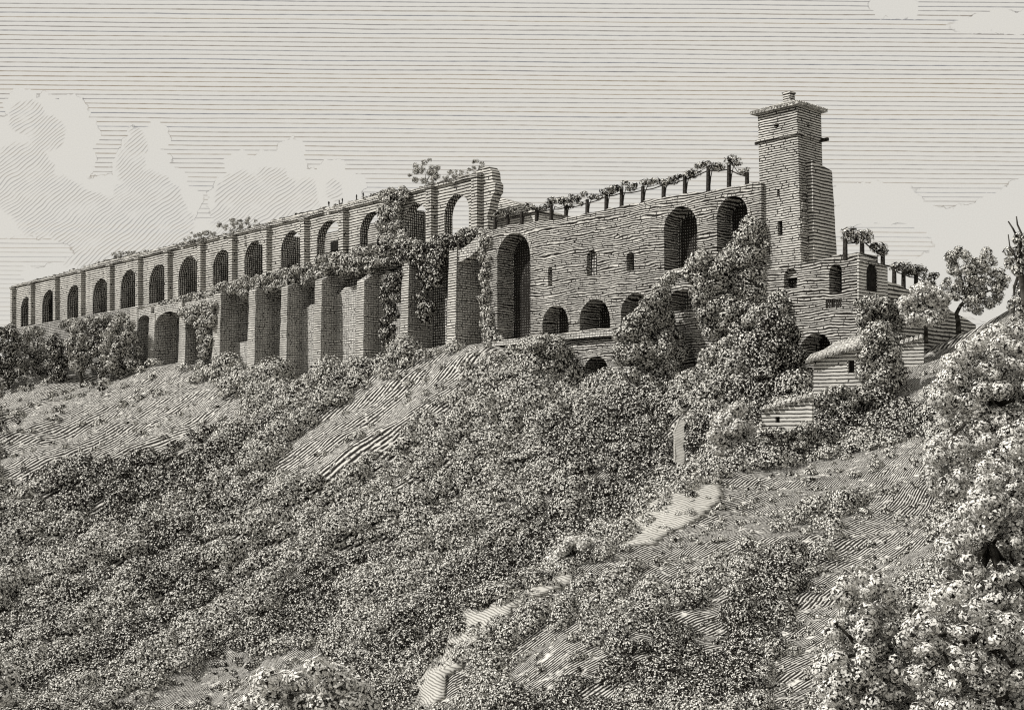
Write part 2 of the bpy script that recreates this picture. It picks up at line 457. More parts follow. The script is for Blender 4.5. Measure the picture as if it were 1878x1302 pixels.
# the far slope
cp((-80, 780, 480), (0, 765, 470), (60, 735, 480), (150, 712, 478), (270, 705, 424), (200, 770, 408), (0, 880, 370), (120, 840, 372), (300, 800, 370), (440, 762, 362), (600, 790, 318),
   (700, 760, 312), (850, 690, 306), (860, 760, 278), (1000, 780, 264), (1100, 765, 264), (1200, 780, 250), (1300, 760, 242), (1250, 850, 227), (1380, 810, 222),
   (-80, 1000, 320), (0, 1050, 292), (300, 1000, 282), (600, 950, 264), (900, 900, 247), (1100, 870, 234), (0, 1302, 215), (-150, 1302, 220), (300, 1302, 196), (600, 1302, 172),
   (500, 1150, 216), (750, 1150, 192), (700, 1240, 174), (900, 1050, 207), (1100, 950, 213), (1210, 870, 226), (1300, 850, 222))
# the near ridge: its crest, the dip behind it, its face
crest = [(1315, 872, 198), (1250, 895, 190), (1190, 928, 182), (1150, 985, 172), (1050, 1040, 163), (950, 1108, 152), (860, 1135, 146), (836, 1190, 138), (780, 1235, 130), (752, 1302, 122), (735, 1380, 112)]
cp(*crest)
for (px, py, Y) in crest[1:]: cp((px - 18, py + 46, Y + 17))
cp((1400, 855, 205), (1500, 832, 207), (1600, 812, 207), (1700, 790, 203), (1400, 920, 181), (1550, 900, 183), (1300, 1000, 156), (1500, 1050, 150), (1650, 950, 166), (1100, 1150, 131),
   (1300, 1150, 131), (1500, 1200, 120), (1000, 1250, 120), (900, 1210, 132), (880, 1320, 114), (1200, 1302, 106), (1400, 1302, 102), (1650, 1200, 110), (1878, 1302, 86), (2000, 1200, 90), (1878, 1000, 122), (1878, 800, 166), (1750, 900, 166))
# the hillock at the right
cp((1652, 678, 232), (1700, 630, 238), (1760, 603, 240), (1821, 578, 242), (1870, 565, 243), (1960, 555, 245), (2080, 560, 245), (1700, 720, 212), (1800, 680, 208), (1878, 650, 215), (1600, 765, 215), (1500, 790, 213),
   (1620, 716, 228), (1440, 790, 214))
for (px, py, Y) in ((1652, 690, 250), (1700, 650, 262), (1760, 626, 268), (1821, 605, 275), (1870, 600, 285), (1960, 600, 290)): cp((px, py, Y))
for q in ((0, 30, -27), (60, 40, -25), (-60, 40, -28), (0, 75, -26), (-110, 110, -28), (40, 90, -23), (90, 60, -20), (-170, 160, -28), (0, -30, -24), (-260, 260, -22), (-330, 420, -4), (200, 160, 6), (230, 230, 24), (220, 300, 16), (-30, 110, -27), (-60, 140, -28)): CP.append(np.array(q, float))
CP = np.array(CP)
def rbf_fit(P):
    xy = P[:, :2] / 100; n = len(P)
    D = np.linalg.norm(xy[:, None] - xy[None], axis=2)
    K = D ** 1.0; K[np.diag_indices(n)] -= .006
    A = np.zeros((n + 3, n + 3)); A[:n, :n] = K; A[:n, n] = 1; A[:n, n + 1:] = xy; A[n, :n] = 1; A[n + 1:, :n] = xy.T
    w = np.linalg.solve(A, np.concatenate([P[:, 2], [0, 0, 0]]))
    return xy, w
_xy, _w = rbf_fit(CP)
_gr = np.random.default_rng(5)
_wv = [(_gr.uniform(0, 6.28), _gr.uniform(0, 6.28), f, a) for f, a in ((.05, .55), (.083, .45), (.12, .35), (.19, .28), (.31, .2), (.5, .13)) for _ in range(3)]
def terrain(X, Y):
    X = np.asarray(X, float); Y = np.asarray(Y, float); sh = X.shape
    q = np.stack([X.ravel(), Y.ravel()], 1) / 100; out = np.zeros(len(q))
    for i in range(0, len(q), 20000):
        c = q[i:i + 20000]
        D = np.linalg.norm(c[:, None] - _xy[None], axis=2)
        out[i:i + 20000] = D @ _w[:-3] + _w[-3] + c @ _w[-2:]
    x, y = X.ravel(), Y.ravel()
    du = (x + 5.2) * U[0] + (y - 320) * U[1]; dn = (x + 5.2) * N[0] + (y - 320) * N[1]
    out += 2.1 * np.sin(du / 34 * 6.28 + 1.4 * np.sin(dn / 45)) * np.clip((dn - 14) / 30, 0, 1) * np.clip((dn - 14) / 30, 0, 1) * np.where(y > 200, 1, 0) * np.clip((y - 200) / 25, 0, 1)
    for (a, ph, f, am) in _wv: out += am * np.sin((x * math.cos(a) + y * math.sin(a)) * f * 2 + ph) * .7
    far = np.clip((np.hypot((x + 10) / 330, (y - 300) / 400) - 1) / 1.2, 0, 1); far = far * far * (3 - 2 * far)
    return (out * (1 - far) + (-24) * far).reshape(sh)
def axis(lo, hi, step, far):
    a = list(np.arange(lo, hi + .1, step)); s = step
    r = [];  x = hi
    while x < far: s *= 1.35; x += s; r.append(x)
    l = []; x = lo; s = step
    while x > -far: s *= 1.35; x -= s; l.append(x)
    return np.array(l[::-1] + a + r)
gx, gy = axis(-250, 250, 2.2, 5000), axis(20, 600, 2.2, 5000)
GX, GY = np.meshgrid(gx, gy)
GZ = terrain(GX, GY)
nx, ny = len(gx), len(gy)
me = bpy.data.meshes.new('ground')
me.vertices.add(nx * ny); me.vertices.foreach_set('co', np.stack([GX, GY, GZ], -1).astype(np.float32).ravel())
i0 = (np.arange(ny - 1)[:, None] * nx + np.arange(nx - 1)[None]).ravel()
fc = np.stack([i0, i0 + 1, i0 + nx + 1, i0 + nx], 1).astype(np.int32)
me.loops.add(fc.size); me.loops.foreach_set('vertex_index', fc.ravel())
me.polygons.add(len(fc)); me.polygons.foreach_set('loop_start', np.arange(0, fc.size, 4, dtype=np.int32))
me.polygons.foreach_set('use_smooth', np.ones(len(fc), bool))
me.update(calc_edges=True); me.materials.append(M['ground'])
ground = bpy.data.objects.new('ground', me); C.objects.link(ground); tag(ground, kind='structure')
def tz(x, y): return float(terrain(np.array([x]), np.array([y]))[0])
def on_ground(px, Y):
    x = (px - CX) / F * Y
    return np.array([x, Y, tz(x, Y)])
def hit(px, py, Y0=60, Y1=560):
    """first ground point seen through that spot of the picture"""
    Ys = np.arange(Y0, Y1, 1.); X = (px - CX) / F * Ys; Zr = (HY - py) / F * Ys
    g = terrain(X, Ys); k = np.argmax(g > Zr)
    return np.array([X[k], Ys[k], g[k]])

# ------------------------------------------------------------------ the upper arcade
DA = -12.
ARC = [(38, 58, 545), (77, 103, 532), (123, 149, 523), (170, 201, 511), (221, 253, 495), (273, 309, 485), (327, 367, 470), (390, 425, 458), (448, 486, 442), (515, 555, 424), (581, 626, 404), (660, 703, 389), (740, 785, 373), (815, 860, 356)]
PIL = [27, 61, 106, 153, 206, 258, 312, 372, 430, 493, 562, 633, 712, 794, 878]
def sx(px, py): return FA.at(px, py, DA)

A = Thing(FA, (FA.u(450, DA), DA, 50), 'arcade', 'long ruined stone arcade of fourteen arches crowning the hill, broken at its right end', 'ruined arcade')
A.y0 = -DA
uL, uR = FA.u(24, DA), FA.u(892, DA)
top = [(892, 306), (868, 318), (820, 330), (750, 350), (706, 352), (640, 372), (575, 386), (500, 406), (430, 426), (330, 448), (260, 465), (197, 477), (110, 503), (40, 519), (24, 527)]
out = [(uL, 50), (FA.u(897, DA), 50)] + rag([sx(896, 425), sx(893, 398), sx(899, 372), sx(907, 352), sx(908, 336), sx(902, 314), sx(892, 306)], .75, 1.2, 2)[:-1] + rag([sx(*p) for p in top], .28, 2.2, 5)
holes = []
for i, (a, b, t) in enumerate(ARC):
    u0, u1 = FA.u(a, DA), FA.u(b, DA); zt = sx((a + b) / 2, t)[1]
    holes.append(arch(u0, u1, 53.2, zt, 14, ragk=.12, seed=i))
TH = 2.9
A.add('wall', slab(out, holes, 0., TH), M['arcade'])
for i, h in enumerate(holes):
    opening(A, 'arch', h, 0., TH, [M['shade_grid']], back=False)
# pilasters with caps
for i, p in enumerate(PIL):
    u = FA.u(p, DA); w = 1.15 if i else .9
    zt = 71.1 if i < 13 else 71.6
    pil = A.add('pilaster', box(u - w, u + w, -1.6, -.002, 50, zt), M['arcade'])
    A.add('capital', box(u - w - .35, u + w + .35, -1.95, -.003, zt, zt + .8), M['coping'], parent=pil)
# cornice between and over the pilasters, with missing bits
rn = random.Random(4); segs = []
u = uL
while u < uR - 4:
    L = rn.uniform(9, 26)
    u2 = min(u + L, uR - 1)
    segs.append(box(u, u2 - rn.choice((.1, .1, 2.5)), -.75, -.004, 71.95 + rn.uniform(-.1, .1), 72.6 + rn.uniform(-.1, .15))); u = u2
A.add('cornice', join(*segs), M['coping'])
# rubble on top
for k in range(80):
    px = rn.uniform(30, 890); tp = np.interp(px, [p[0] for p in reversed(top)], [p[1] for p in reversed(top)])
    u0, z0 = sx(px, tp); s = rn.uniform(.3, .9)
    A.add('parapet_stone', box(u0 - s, u0 + s, .2, 2.2, z0 - .6, z0 + rn.uniform(.1, .7), .12), M['coping'])
# the gallery behind: rear wall, partitions, vaults over the closed bays
A.add('rear_wall', box(uL, FA.u(800, DA - 12.5), 12.5, 14.5, 50, 69.6), M['lit_face'])
ub = [uL + .3] + [FA.u(p, DA) for p in PIL[1:]]
roofs, parts_ = [], []
for i in range(14):
    if i in (0, 1):
        A.add('vault', box(ub[i] + .01, ub[i + 1] - .01, TH + .01, 12.49, 69.8, 71.), M['shade_grid'])
for i in range(len(ub) - 1):
    if i in (10, 11, 13): continue
    A.add('partition', box(ub[i] - .7, ub[i] + .7, TH + .01, 12.49, 50, 69.79), M['shade_grid'])
for (a, b, t, bt) in ((607, 627, 444, 482), (692, 706, 433, 470)):
    fr_d = DA - 12.5
    u0, u1 = FA.u(a, fr_d), FA.u(b, fr_d); z1 = FA.at(a, t, fr_d)[1]
    A.add('doorway', box(u0, u1, 12.3, 12.497, 51, z1), M['void'])

# ------------------------------------------------------------------ the buttressed terrace wall
B = Thing(FA, (FA.u(500), 0, 18), 'terrace_wall', 'high buttressed terrace wall below the arcade, deep bays between its piers', 'retaining wall')
def fz(px, py, d=0.): return FA.at(px, py, d)
uE = FA.u(884)
B.add('wall', slab([(FA.u(20, -8), 34), (FA.u(300, -8), 22), (FA.u(420, -8), 10), (uE, 10), (uE, 52.6)] + rag([(uE, 52.6), (FA.u(20, -8), 53.4)], .2, 4, 3)[1:], [], 8., 12.), M['shade_grid'])
B.add('terrace_floor', box(FA.u(20, -8), uE, 9., 11.9, 52.7, 53.1), M['coping'])
BUT = [(238, 252, 566, 692), (274, 284, 576, 664), (330, 341, 566, 672), (392, 405, 541, 692), (457, 469, 534, 694), (516, 527, 527, 694), (578, 590, 515, 706), (655, 668, 517, 680), (738, 750, 476, 660), (824, 838, 455, 645)]
def pier(u0, u1, zb, zt, zback):
    """front narrow face, long flank rising in broken steps to the wall behind"""
    rn_ = random.Random(int(u0 * 10)); pr = [(0., zb), (7.99, zb)]
    prof = rag([(7.99, zback), (5.5, zt + (zback - zt) * .75), (2.4, zt + (zback - zt) * .3), (0., zt)], .35, 1.1, int(u0 * 7) % 97)
    prof = [(min(7.99, max(0, y)), z) for y, z in prof]
    front = [(0., zt + (zb - zt) * k / 14) for k in range(1, 14)]
    pr = pr + prof + front
    n = len(pr)
    jx = [rn_.uniform(-.16, .16) if y < 6 and z > zb else 0 for y, z in pr]; jy = [rn_.uniform(-.12, .12) if y == 0 and z > zb else 0 for y, z in pr]
    V = []
    for u_, sg in ((u0, -1), (u1, 1)):
        for (y, z), a_, b_ in zip(pr, jx, jy):
            flare = max(0, (zt - z) / (zt - zb)) if y < .01 else 0
            V.append((u_ + sg * (.35 * flare) + a_ * (1 if sg > 0 else .7), y + b_ - 1.0 * flare, z))
    Fc = [tuple(range(n)), tuple(reversed(range(n, 2 * n)))] + [(i, n + i, n + (i + 1) % n, (i + 1) % n) for i in range(n)]
    return V, [tuple(reversed(f)) for f in Fc]
for k, (a, b, t, bt) in enumerate(BUT):
    u0, u1 = FA.u(a), FA.u(b); zt = fz(a, t)[1]; zb = fz(a, bt)[1] - 9
    vf = pier(u0, u1, zb, zt, min(52.4, zt + (9 if k > 3 else 3)))
    B.add('buttress', vf, [M['buttress'], M['lit_face']], [0 if len(f) > 4 else 1 if max(vf[0][i][1] for i in f) < .9 else 0 for f in vf[1]])  # flanks take the painted shade hatch, fronts the sunlit one
# relieving arches between the left piers, and the half arch against the great wall
def spandrel(a, b, zs, zt, ztop, y0, y1, lo=None):
    u0, u1 = FA.u(a), FA.u(b)
    h = arch(u0, u1, zs, zt, 12)[2:]
    outl = [(u1, zs)] + h[1:-1] + [(u0, zs), (u0 - .9, zs), (u0 - .9, ztop)] + rag([(u0 - .9, ztop), (u1 + .9, ztop)], .3, 1.5, int(a))[1:] + [(u1 + .9, zs)]
    return slab(outl, [], y0, y1)
for (a, b, sp, tp, tt) in ((252, 274, 595, 578, 566), (284, 330, 600, 572, 558), (341, 392, 590, 562, 549)):
    zs, zt, zz = fz(a, sp)[1], fz((a + b) / 2, tp)[1], fz((a + b) / 2, tt)[1]
    B.add('relieving_arch', spandrel(a, b, zs, zt, zz, .25, 7.9), M['buttress'])
for (a, b, sp, tp, tt) in ((405, 457, 575, 550, 535), (469, 516, 560, 536, 520), (527, 578, 548, 524, 508), (590, 655, 535, 508, 488), (668, 738, 518, 488, 466), (750, 824, 508, 470, 450)):
    zs, zt, zz = fz(a, sp, -6)[1], fz((a + b) / 2, tp, -6)[1], 52.5
    B.add('relieving_arch', spandrel(a, b, zs, min(zt, 51), zz, 6.6, 7.95), M['buttress'])
u0, u1 = FA.u(836), FA.u(884)
curve = [(u0 + (u1 - u0) * math.sin(t * math.pi / 2), fz(838, 470)[1] + (fz(884, 428)[1] - fz(838, 470)[1]) * (1 - math.cos(t * math.pi / 2)) ** .8) for t in np.linspace(0, 1, 9)]
low = [(FA.u(830), fz(826, 474)[1])] + [(x, z - 1.5) for x, z in curve]
B.add('flying_arch', slab([low[0]] + low[1:] + [(u1, 53)] + [(x - 1.6, z + 1.2) for x, z in reversed(curve)] , [], .3, 3.4), M['buttress'])
# broken cross walls in the bays
for (a, b, pts) in ((590, 655, [(590, 720), (655, 720), (655, 522), (632, 528), (615, 545), (590, 556)]), (527, 578, [(527, 710), (578, 710), (578, 556), (560, 566), (545, 572), (527, 590)]), (668, 712, [(668, 700), (738, 700), (738, 500), (712, 498), (690, 510), (668, 524)]), (405, 457, [(405, 720), (457, 720), (457, 625), (430, 628), (405, 640)])):
    B.add('infill_wall', slab(rag(poly_px(FA, pts, -5), .3, 2, a, True), [], 5., 6.5), M['buttress'])

# ------------------------------------------------------------------ the great wall, its niches, windows and arches
G = Thing(FA, (FA.u(1150), 0, 12), 'great_wall', 'tall rubble retaining wall with deep niches, slit windows and low arches left of the tower', 'retaining wall')
uG0, uG1, uG2, uG3 = FA.u(885), FA.u(1396), FA.u(1432), FA.u(1572)
gt = [(1396, 334), (1340, 343), (1299, 350), (1216, 362), (1140, 378), (1077, 391), (1011, 404), (940, 412), (915, 417), (885, 428)]
gout = [(uG0, 8), (uG1, 8)] + rag([fz(*p) for p in gt], .22, 1.6, 9)
def ah(a, b, t, bt, flat=1.): return arch(FA.u(a), FA.u(b), fz((a + b) / 2, bt)[1], fz((a + b) / 2, t)[1], 12, flat, .06)
nich = [('niche', ah(912, 973, 427, 622), 5.2), ('arch', ah(995, 1043, 560, 612), 4.6), ('arch', ah(1063, 1119, 548, 603), 6.2), ('arch', ah(1139, 1193, 537, 592), 6.), ('arch', ah(1227, 1270, 531, 570, .6), 5.),
        ('niche', ah(1218, 1279, 379, 492), 4.6), ('niche', ah(1315, 1372, 360, 480), 4.6),
        ('window', ah(1005, 1013, 489, 524), 3.), ('window', ah(1076, 1095, 459, 506), 1.), ('window', ah(1149, 1163, 462, 497), 2.2),
        ('arch', ah(1070, 1117, 653, 712), 7.), ('blocked_arch', ah(1229, 1275, 634, 712), 1.1)]
G.add('wall', slab(gout, [h for _, h, _ in nich], 0., 9., through=False), M['bigwall'])
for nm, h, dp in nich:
    bk = M['void'] if nm == 'window' and dp > 1.5 else M['shade_grid'] if nm != 'blocked_arch' else M['bigwall']
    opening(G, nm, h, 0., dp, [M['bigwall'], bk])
# dark arched panels paint the deep shade inside low arches and niches
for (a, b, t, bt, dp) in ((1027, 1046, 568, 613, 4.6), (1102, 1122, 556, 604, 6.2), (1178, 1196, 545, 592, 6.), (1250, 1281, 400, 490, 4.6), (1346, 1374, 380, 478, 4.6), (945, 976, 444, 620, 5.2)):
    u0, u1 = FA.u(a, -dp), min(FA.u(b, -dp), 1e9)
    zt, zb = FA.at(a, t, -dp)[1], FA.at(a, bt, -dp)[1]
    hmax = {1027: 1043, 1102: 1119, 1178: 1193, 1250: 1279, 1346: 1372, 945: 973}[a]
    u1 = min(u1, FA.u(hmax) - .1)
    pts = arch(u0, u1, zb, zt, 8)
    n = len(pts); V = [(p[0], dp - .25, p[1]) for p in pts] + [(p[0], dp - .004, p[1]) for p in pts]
    G.add('doorway', (V, [tuple(range(n))] + [((i + 1) % n, i, n + i, n + (i + 1) % n) for i in range(n)]), M['deep_shade'])
# the ledge under the low arches, brick rings over them
G.add('ledge', box(FA.u(905), FA.u(1131), -1.1, -.003, fz(1000, 626)[1] - .25, fz(1000, 617)[1]), M['buttress'])
G.add('ledge', box(FA.u(1228), FA.u(1290), -.8, -.003, fz(1250, 503)[1], fz(1250, 495)[1]), M['buttress'])
def ring(h, th, y0, y1):
    top_ = h[2:]; c = (sum(p[0] for p in top_) / len(top_), min(p[1] for p in top_))
    outr = [(c[0] + (p[0] - c[0]) * (1 + th), c[1] + (p[1] - c[1]) * (1 + th)) for p in top_]
    return slab(list(reversed(top_)) + outr, [], y0, y1) if False else slab(outr + list(reversed(top_)), [], y0, y1)
for i in (0, 1, 2, 3, 5, 6, 10):
    G.add('arch_ring', ring(nich[i][1], .16, -.12, -.004), M['coping'])
# putlog holes
pl = []
for _ in range(70):
    px = rn.uniform(985, 1390); py = rn.uniform(430, 640)
    if py < np.interp(px, [885, 1396], [440, 350]) + 14: continue
    u_, z_ = fz(px, py); s = rn.uniform(.14, .26)
    if any(inpoly((u_, z_), h) or min(math.dist((u_, z_), q) for q in h) < 1 for _, h, _ in nich): continue
    pl.append(box(u_ - s, u_ + s, -.05, -.004, z_ - s, z_ + s))
G.add('putlog_holes', join(*pl), M['void'])

# ------------------------------------------------------------------ the bastion under the tower and its returning face
K = Thing(FA, (FA.u(1500), 0, 8), 'bastion', 'stone bastion carrying the square tower, with arched openings on two faces', 'bastion')
kt = [(1572, 463), (1545, 466), (1500, 478), (1460, 486), (1432, 490)]
kout = [(uG1 + .02, 4), (uG3, 4)] + rag([fz(*p) for p in kt] + [(uG1 + .02, fz(1397, 500)[1])], .22, 1.5, 12)
kop = [('arch', ah(1438, 1462, 492, 528), 2.), ('arch', ah(1521, 1544, 484, 537), 4.), ('arch', ah(1466, 1526, 611, 668), 5.), ('barred_window', rect(FA.u(1514), FA.u(1544), *sorted((fz(1529, 565)[1], fz(1529, 549)[1]))), .5), ('doorway', rect(FA.u(1466), FA.u(1490), fz(1478, 712)[1], fz(1478, 676)[1]), 1.5)]
K.add('front_wall', slab(kout, [h for _, h, _ in kop], 0., 7., through=False), M['bigwall'])
for nm, h, dp in kop:
    opening(K, nm, h, 0., dp, [M['bigwall'], M['void'] if nm in ('doorway',) else M['shade_grid']])
bars = [box(FA.u(x) - .12, FA.u(x) + .12, .05, .25, kop[3][1][0][1], kop[3][1][2][1]) for x in range(1517, 1544, 4)]
K.add('window_bars', join(*bars), M['ink'])
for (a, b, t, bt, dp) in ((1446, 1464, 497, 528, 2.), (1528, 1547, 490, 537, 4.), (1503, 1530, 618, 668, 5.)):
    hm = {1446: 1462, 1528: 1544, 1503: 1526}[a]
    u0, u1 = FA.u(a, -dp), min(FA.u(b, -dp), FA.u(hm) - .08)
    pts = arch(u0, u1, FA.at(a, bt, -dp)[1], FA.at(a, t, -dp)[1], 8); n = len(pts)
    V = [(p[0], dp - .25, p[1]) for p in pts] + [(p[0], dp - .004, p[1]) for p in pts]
    K.add('doorway', (V, [tuple(range(n))] + [((i + 1) % n, i, n + i, n + (i + 1) % n) for i in range(n)]), M['deep_shade'])  # dark panel paints the shade deep inside the opening
PB = FA.w(uG3 + .3, 0, 0)
FB = Frame((PB.x, PB.y), -N)                     # the returning face, seen on the right
K2 = Thing(FB, (6, 0, 14), 'bastion_return', 'lit side face of the bastion with one tall arched window, turned to the right', 'bastion wall')
wR = FB.u(1628)
o2 = [(.02, 4), (wR, 4)] + rag([FB.at(1628, 491), FB.at(1600, 476), FB.at(1574, 464)], .15, 1.3, 3)[:-1] + [(.02, FB.at(1573, 464)[1])]
h2 = arch(FB.u(1589), FB.u(1609), FB.at(1599, 535)[1], FB.at(1599, 484)[1], 12)
K2.add('wall', slab(o2, [h2], 0., 1., through=False), M['plaster'])  # paler plaster paints this stone side as lit
opening(K2, 'window', h2, 0., .27, [M['bigwall'], M['void']])
K2.add('coping', box(-.1, wR + .2, -.35, -.003, FB.at(1600, 484)[1] - .1, FB.at(1600, 479)[1] - .3), M['coping'])
# lower wall running off to the right
K3 = Thing(FB, (30, 0, 14), 'garden_terrace_wall', 'low stone wall running off right of the bastion under the vine pergola', 'garden wall')
o3 = [(wR + .05, 4), (FB.u(1800), 4)] + rag([FB.at(1800, 596), FB.at(1775, 580), FB.at(1740, 562), FB.at(1700, 540), FB.at(1660, 522), FB.at(1629, 513)], .15, 2.5, 8)
K3.add('wall', slab(o3, [], 1.2, 3.), M['arcade'])

# ------------------------------------------------------------------ the tower
t0 = (1462 - CX) / F * 254.8
FT = Frame((t0, 254.8), U)
def tx(px, d=0.): return FT.u(px, d)
wl = tx(1390)                                    # negative: left corner
FT2 = Frame((t0, 254.8), -N); dp = FT2.u(1506)    # depth of the tower
Tw = Thing(FT, (wl / 2, -dp / 2, 34), 'tower', 'tall square stone tower with low tiled roof rising above the ruin', 'tower')
def lean(vf, k=.030):
    return [(x + (66.5 - z) * k, y, z) for x, y, z in vf[0]], vf[1]
zt_ = FT.at(1462, 193)[1]; zs_ = FT.at(1461, 243)[1]; zbot = 34.
def circ(u, z, r, n=14): return [(u + r * math.cos(2 * math.pi * i / n), z + r * math.sin(2 * math.pi * i / n)) for i in range(n)]
c1 = circ(*FT.at(1424, 231), .55)
def tr(a, b, t, bt):
    z0, z1 = FT.at(a, bt)[1], FT.at(a, t)[1]
    sh = (66.5 - (z0 + z1) / 2) * .030
    return rect(FT.u(a) - sh, FT.u(b) - sh, z0, z1)
w1, w2 = tr(1425, 1430, 348, 361), tr(1426, 1435, 407, 432)
c1 = [(x - (66.5 - zs_) * .03, z) for x, z in c1]
frontw = slab(rag([(wl, zbot), (0, zbot), (0, zt_), (wl, zt_)], .09, 1.4, 6, True), [c1, w1, w2], 0., 1.2, through=False)
Tw.add('front_wall', lean(frontw), M['tower'])
for nm, h, q in (('round_window', c1, .9), ('window', w1, .9), ('window', w2, .9)):
    vf, fm = reveal(h, 0., q); Tw.add(nm, lean(vf), [M['tower'], M['void']], fm)
# the three other sides in the same frame
side = slab([(1.21, zbot), (dp, zbot), (dp, zt_), (1.21, zt_)], [circ(FT2.u(1482), FT2.at(1482, 231)[1], .5)], 0., 1.2, through=False)
side = ([(-y, x, z) for x, y, z in side[0]], side[1])
Tw.add('side_wall', lean(side), M['tower'])
vf, fm = reveal(circ(FT2.u(1482), FT2.at(1482, 231)[1], .5), 0., .9); vf = ([(-y, x, z) for x, y, z in vf[0]], vf[1])
Tw.add('round_window', lean(vf), [M['tower'], M['void']], fm)
Tw.add('rear_wall', lean(join(box(wl, -1.21, dp - 1.2, dp, zbot, zt_), box(wl, wl + 1.2, 1.21, dp - 1.21, zbot, zt_))), M['tower'])
# string course with jutting timber ends
sc_ = join(box(wl - .5, .35, -.4, -.004, zs_ - .5, zs_ + .05), box(.004, .4, -.4, dp + .3, zs_ - .5, zs_ + .05))
Tw.add('string_course', lean(sc_), M['coping'])
Tw.add('beam_end', lean(box(wl - 1.2, wl + .2, .3, .8, zs_ - .6, zs_ - .15)), M['ink'])
Tw.add('beam_end', lean(box(.1, 1.9, dp - .9, dp - .3, zs_ - .8, zs_ - .2)), M['ink'])
# roof
e0, e1, f0, f1 = wl - 1.1, 1.0, -1.0, dp + .8
ap = (wl / 2, dp / 2); za = zt_ + 2.5
zr = zt_ - .05
V = [(e0, f0, zr), (e1, f0, zr), (e1, f1, zr), (e0, f1, zr), (e0, f0, zr + .45), (e1, f0, zr + .45), (e1, f1, zr + .45), (e0, f1, zr + .45), (ap[0], ap[1], za)]
rf = Tw.add('roof', lean((V, [(3, 2, 1, 0), (0, 1, 5, 4), (1, 2, 6, 5), (2, 3, 7, 6), (3, 0, 4, 7), (4, 5, 8), (5, 6, 8), (6, 7, 8), (7, 4, 8)])), M['tiles'])
tl = []
def tile_rows(p0, p1, apx, n, top=.97):
    for k in range(n):
        t = (k + .5) / n
        a = Vector(p0).lerp(Vector(p1), t)
        s = min(1, 2 * min(t, 1 - t) + .02)
        b = a.lerp(Vector(p0).lerp(Vector(p1), .5) + (Vector(apx) - Vector(p0).lerp(Vector(p1), .5)), 1)
        e = a + (Vector(apx) - (Vector(p0) + Vector(p1)) / 2) * s * top
        j = rn.uniform(-.12, .12)
        a2 = a - (e - a).normalized() * (.15 + j)
        tl.append(tube([a2, a.lerp(e, .5), e], [.27, .24, .16], 6))
corners = [(e0, f0, zr + .45), (e1, f0, zr + .45), (e1, f1, zr + .45), (e0, f1, zr + .45)]
for i in range(4): tile_rows(corners[i], corners[(i + 1) % 4], (ap[0], ap[1], za), 15)
Tw.add('tile_rows', lean(join(*tl)), M['tiles'], parent=rf)
ck = Tw.add('chimney', lean(join(box(ap[0] - .85, ap[0] + .85, ap[1] - .85, ap[1] + .85, za - 1.2, za + 1.3), box(ap[0] - 1.0, ap[0] + 1.0, ap[1] - 1.0, ap[1] + 1.0, za + 1.301, za + 1.65))), M['coping'])
# side buttress, lower than the tower
bt_z = FT2.at(1500, 306)[1]
bb = slab(rag([(2.3, zbot), (FT2.u(1529, 1.7) + .5, zbot), (FT2.u(1524, 1.7), bt_z - .9), (FT2.u(1508, 1.7), bt_z - .3), (2.3, bt_z + .3)], .22, 1.2, 4, True), [], -1.7, -.01)
bb = ([(-y, x, z) for x, y, z in bb[0]], bb[1])
Tw.add('side_buttress', lean(bb, .022), M['lit_face'])  # lighter hatch paints this shaded side as if lit
Tw.add('corner_rubble', lean(join(*[box(.01, rn.uniform(.3, .7), .1 + rn.uniform(0, 1.2), 2.2, 36 + k * .95, 36.6 + k * .95, .05) for k in range(19)]), .024), M['coping'])

# ------------------------------------------------------------------ house roof peeping over the terrace
HR = Frame((FA.w(FA.u(905, -16), -16, 0).x, FA.w(FA.u(905, -16), -16, 0).y), U)
Hh = Thing(FA, (FA.u(930, -20), -20, 50), 'garden_house', 'low tiled house half hidden behind the broken end of the arcade', 'house')
hu0, hu1 = FA.u(860, -20), FA.u(984, -20); zE = FA.at(984, 386, -20)[1]; zR = FA.at(905, 360, -25)[1]
Hh.add('wall', box(hu0 + .6, hu1 - .6, 20.6, 31.4, 50, zE - .05), M['plaster'])
V = [(hu0, 20, zE), (hu1, 20, zE), (hu1, 32, zE), (hu0, 32, zE), (hu0, 26, zR), (hu0 + 5, 26, zR), (hu0, 20, zE - .4), (hu1, 20, zE - .4), (hu1, 32, zE - .4), (hu0, 32, zE - .4)]
Hh.add('roof', (V, [(0, 1, 5, 4), (1, 2, 5), (2, 3, 4, 5), (3, 0, 4), (6, 7, 1, 0), (7, 8, 2, 1), (8, 9, 3, 2), (9, 6, 0, 3), (9, 8, 7, 6)]), M['arcade'])

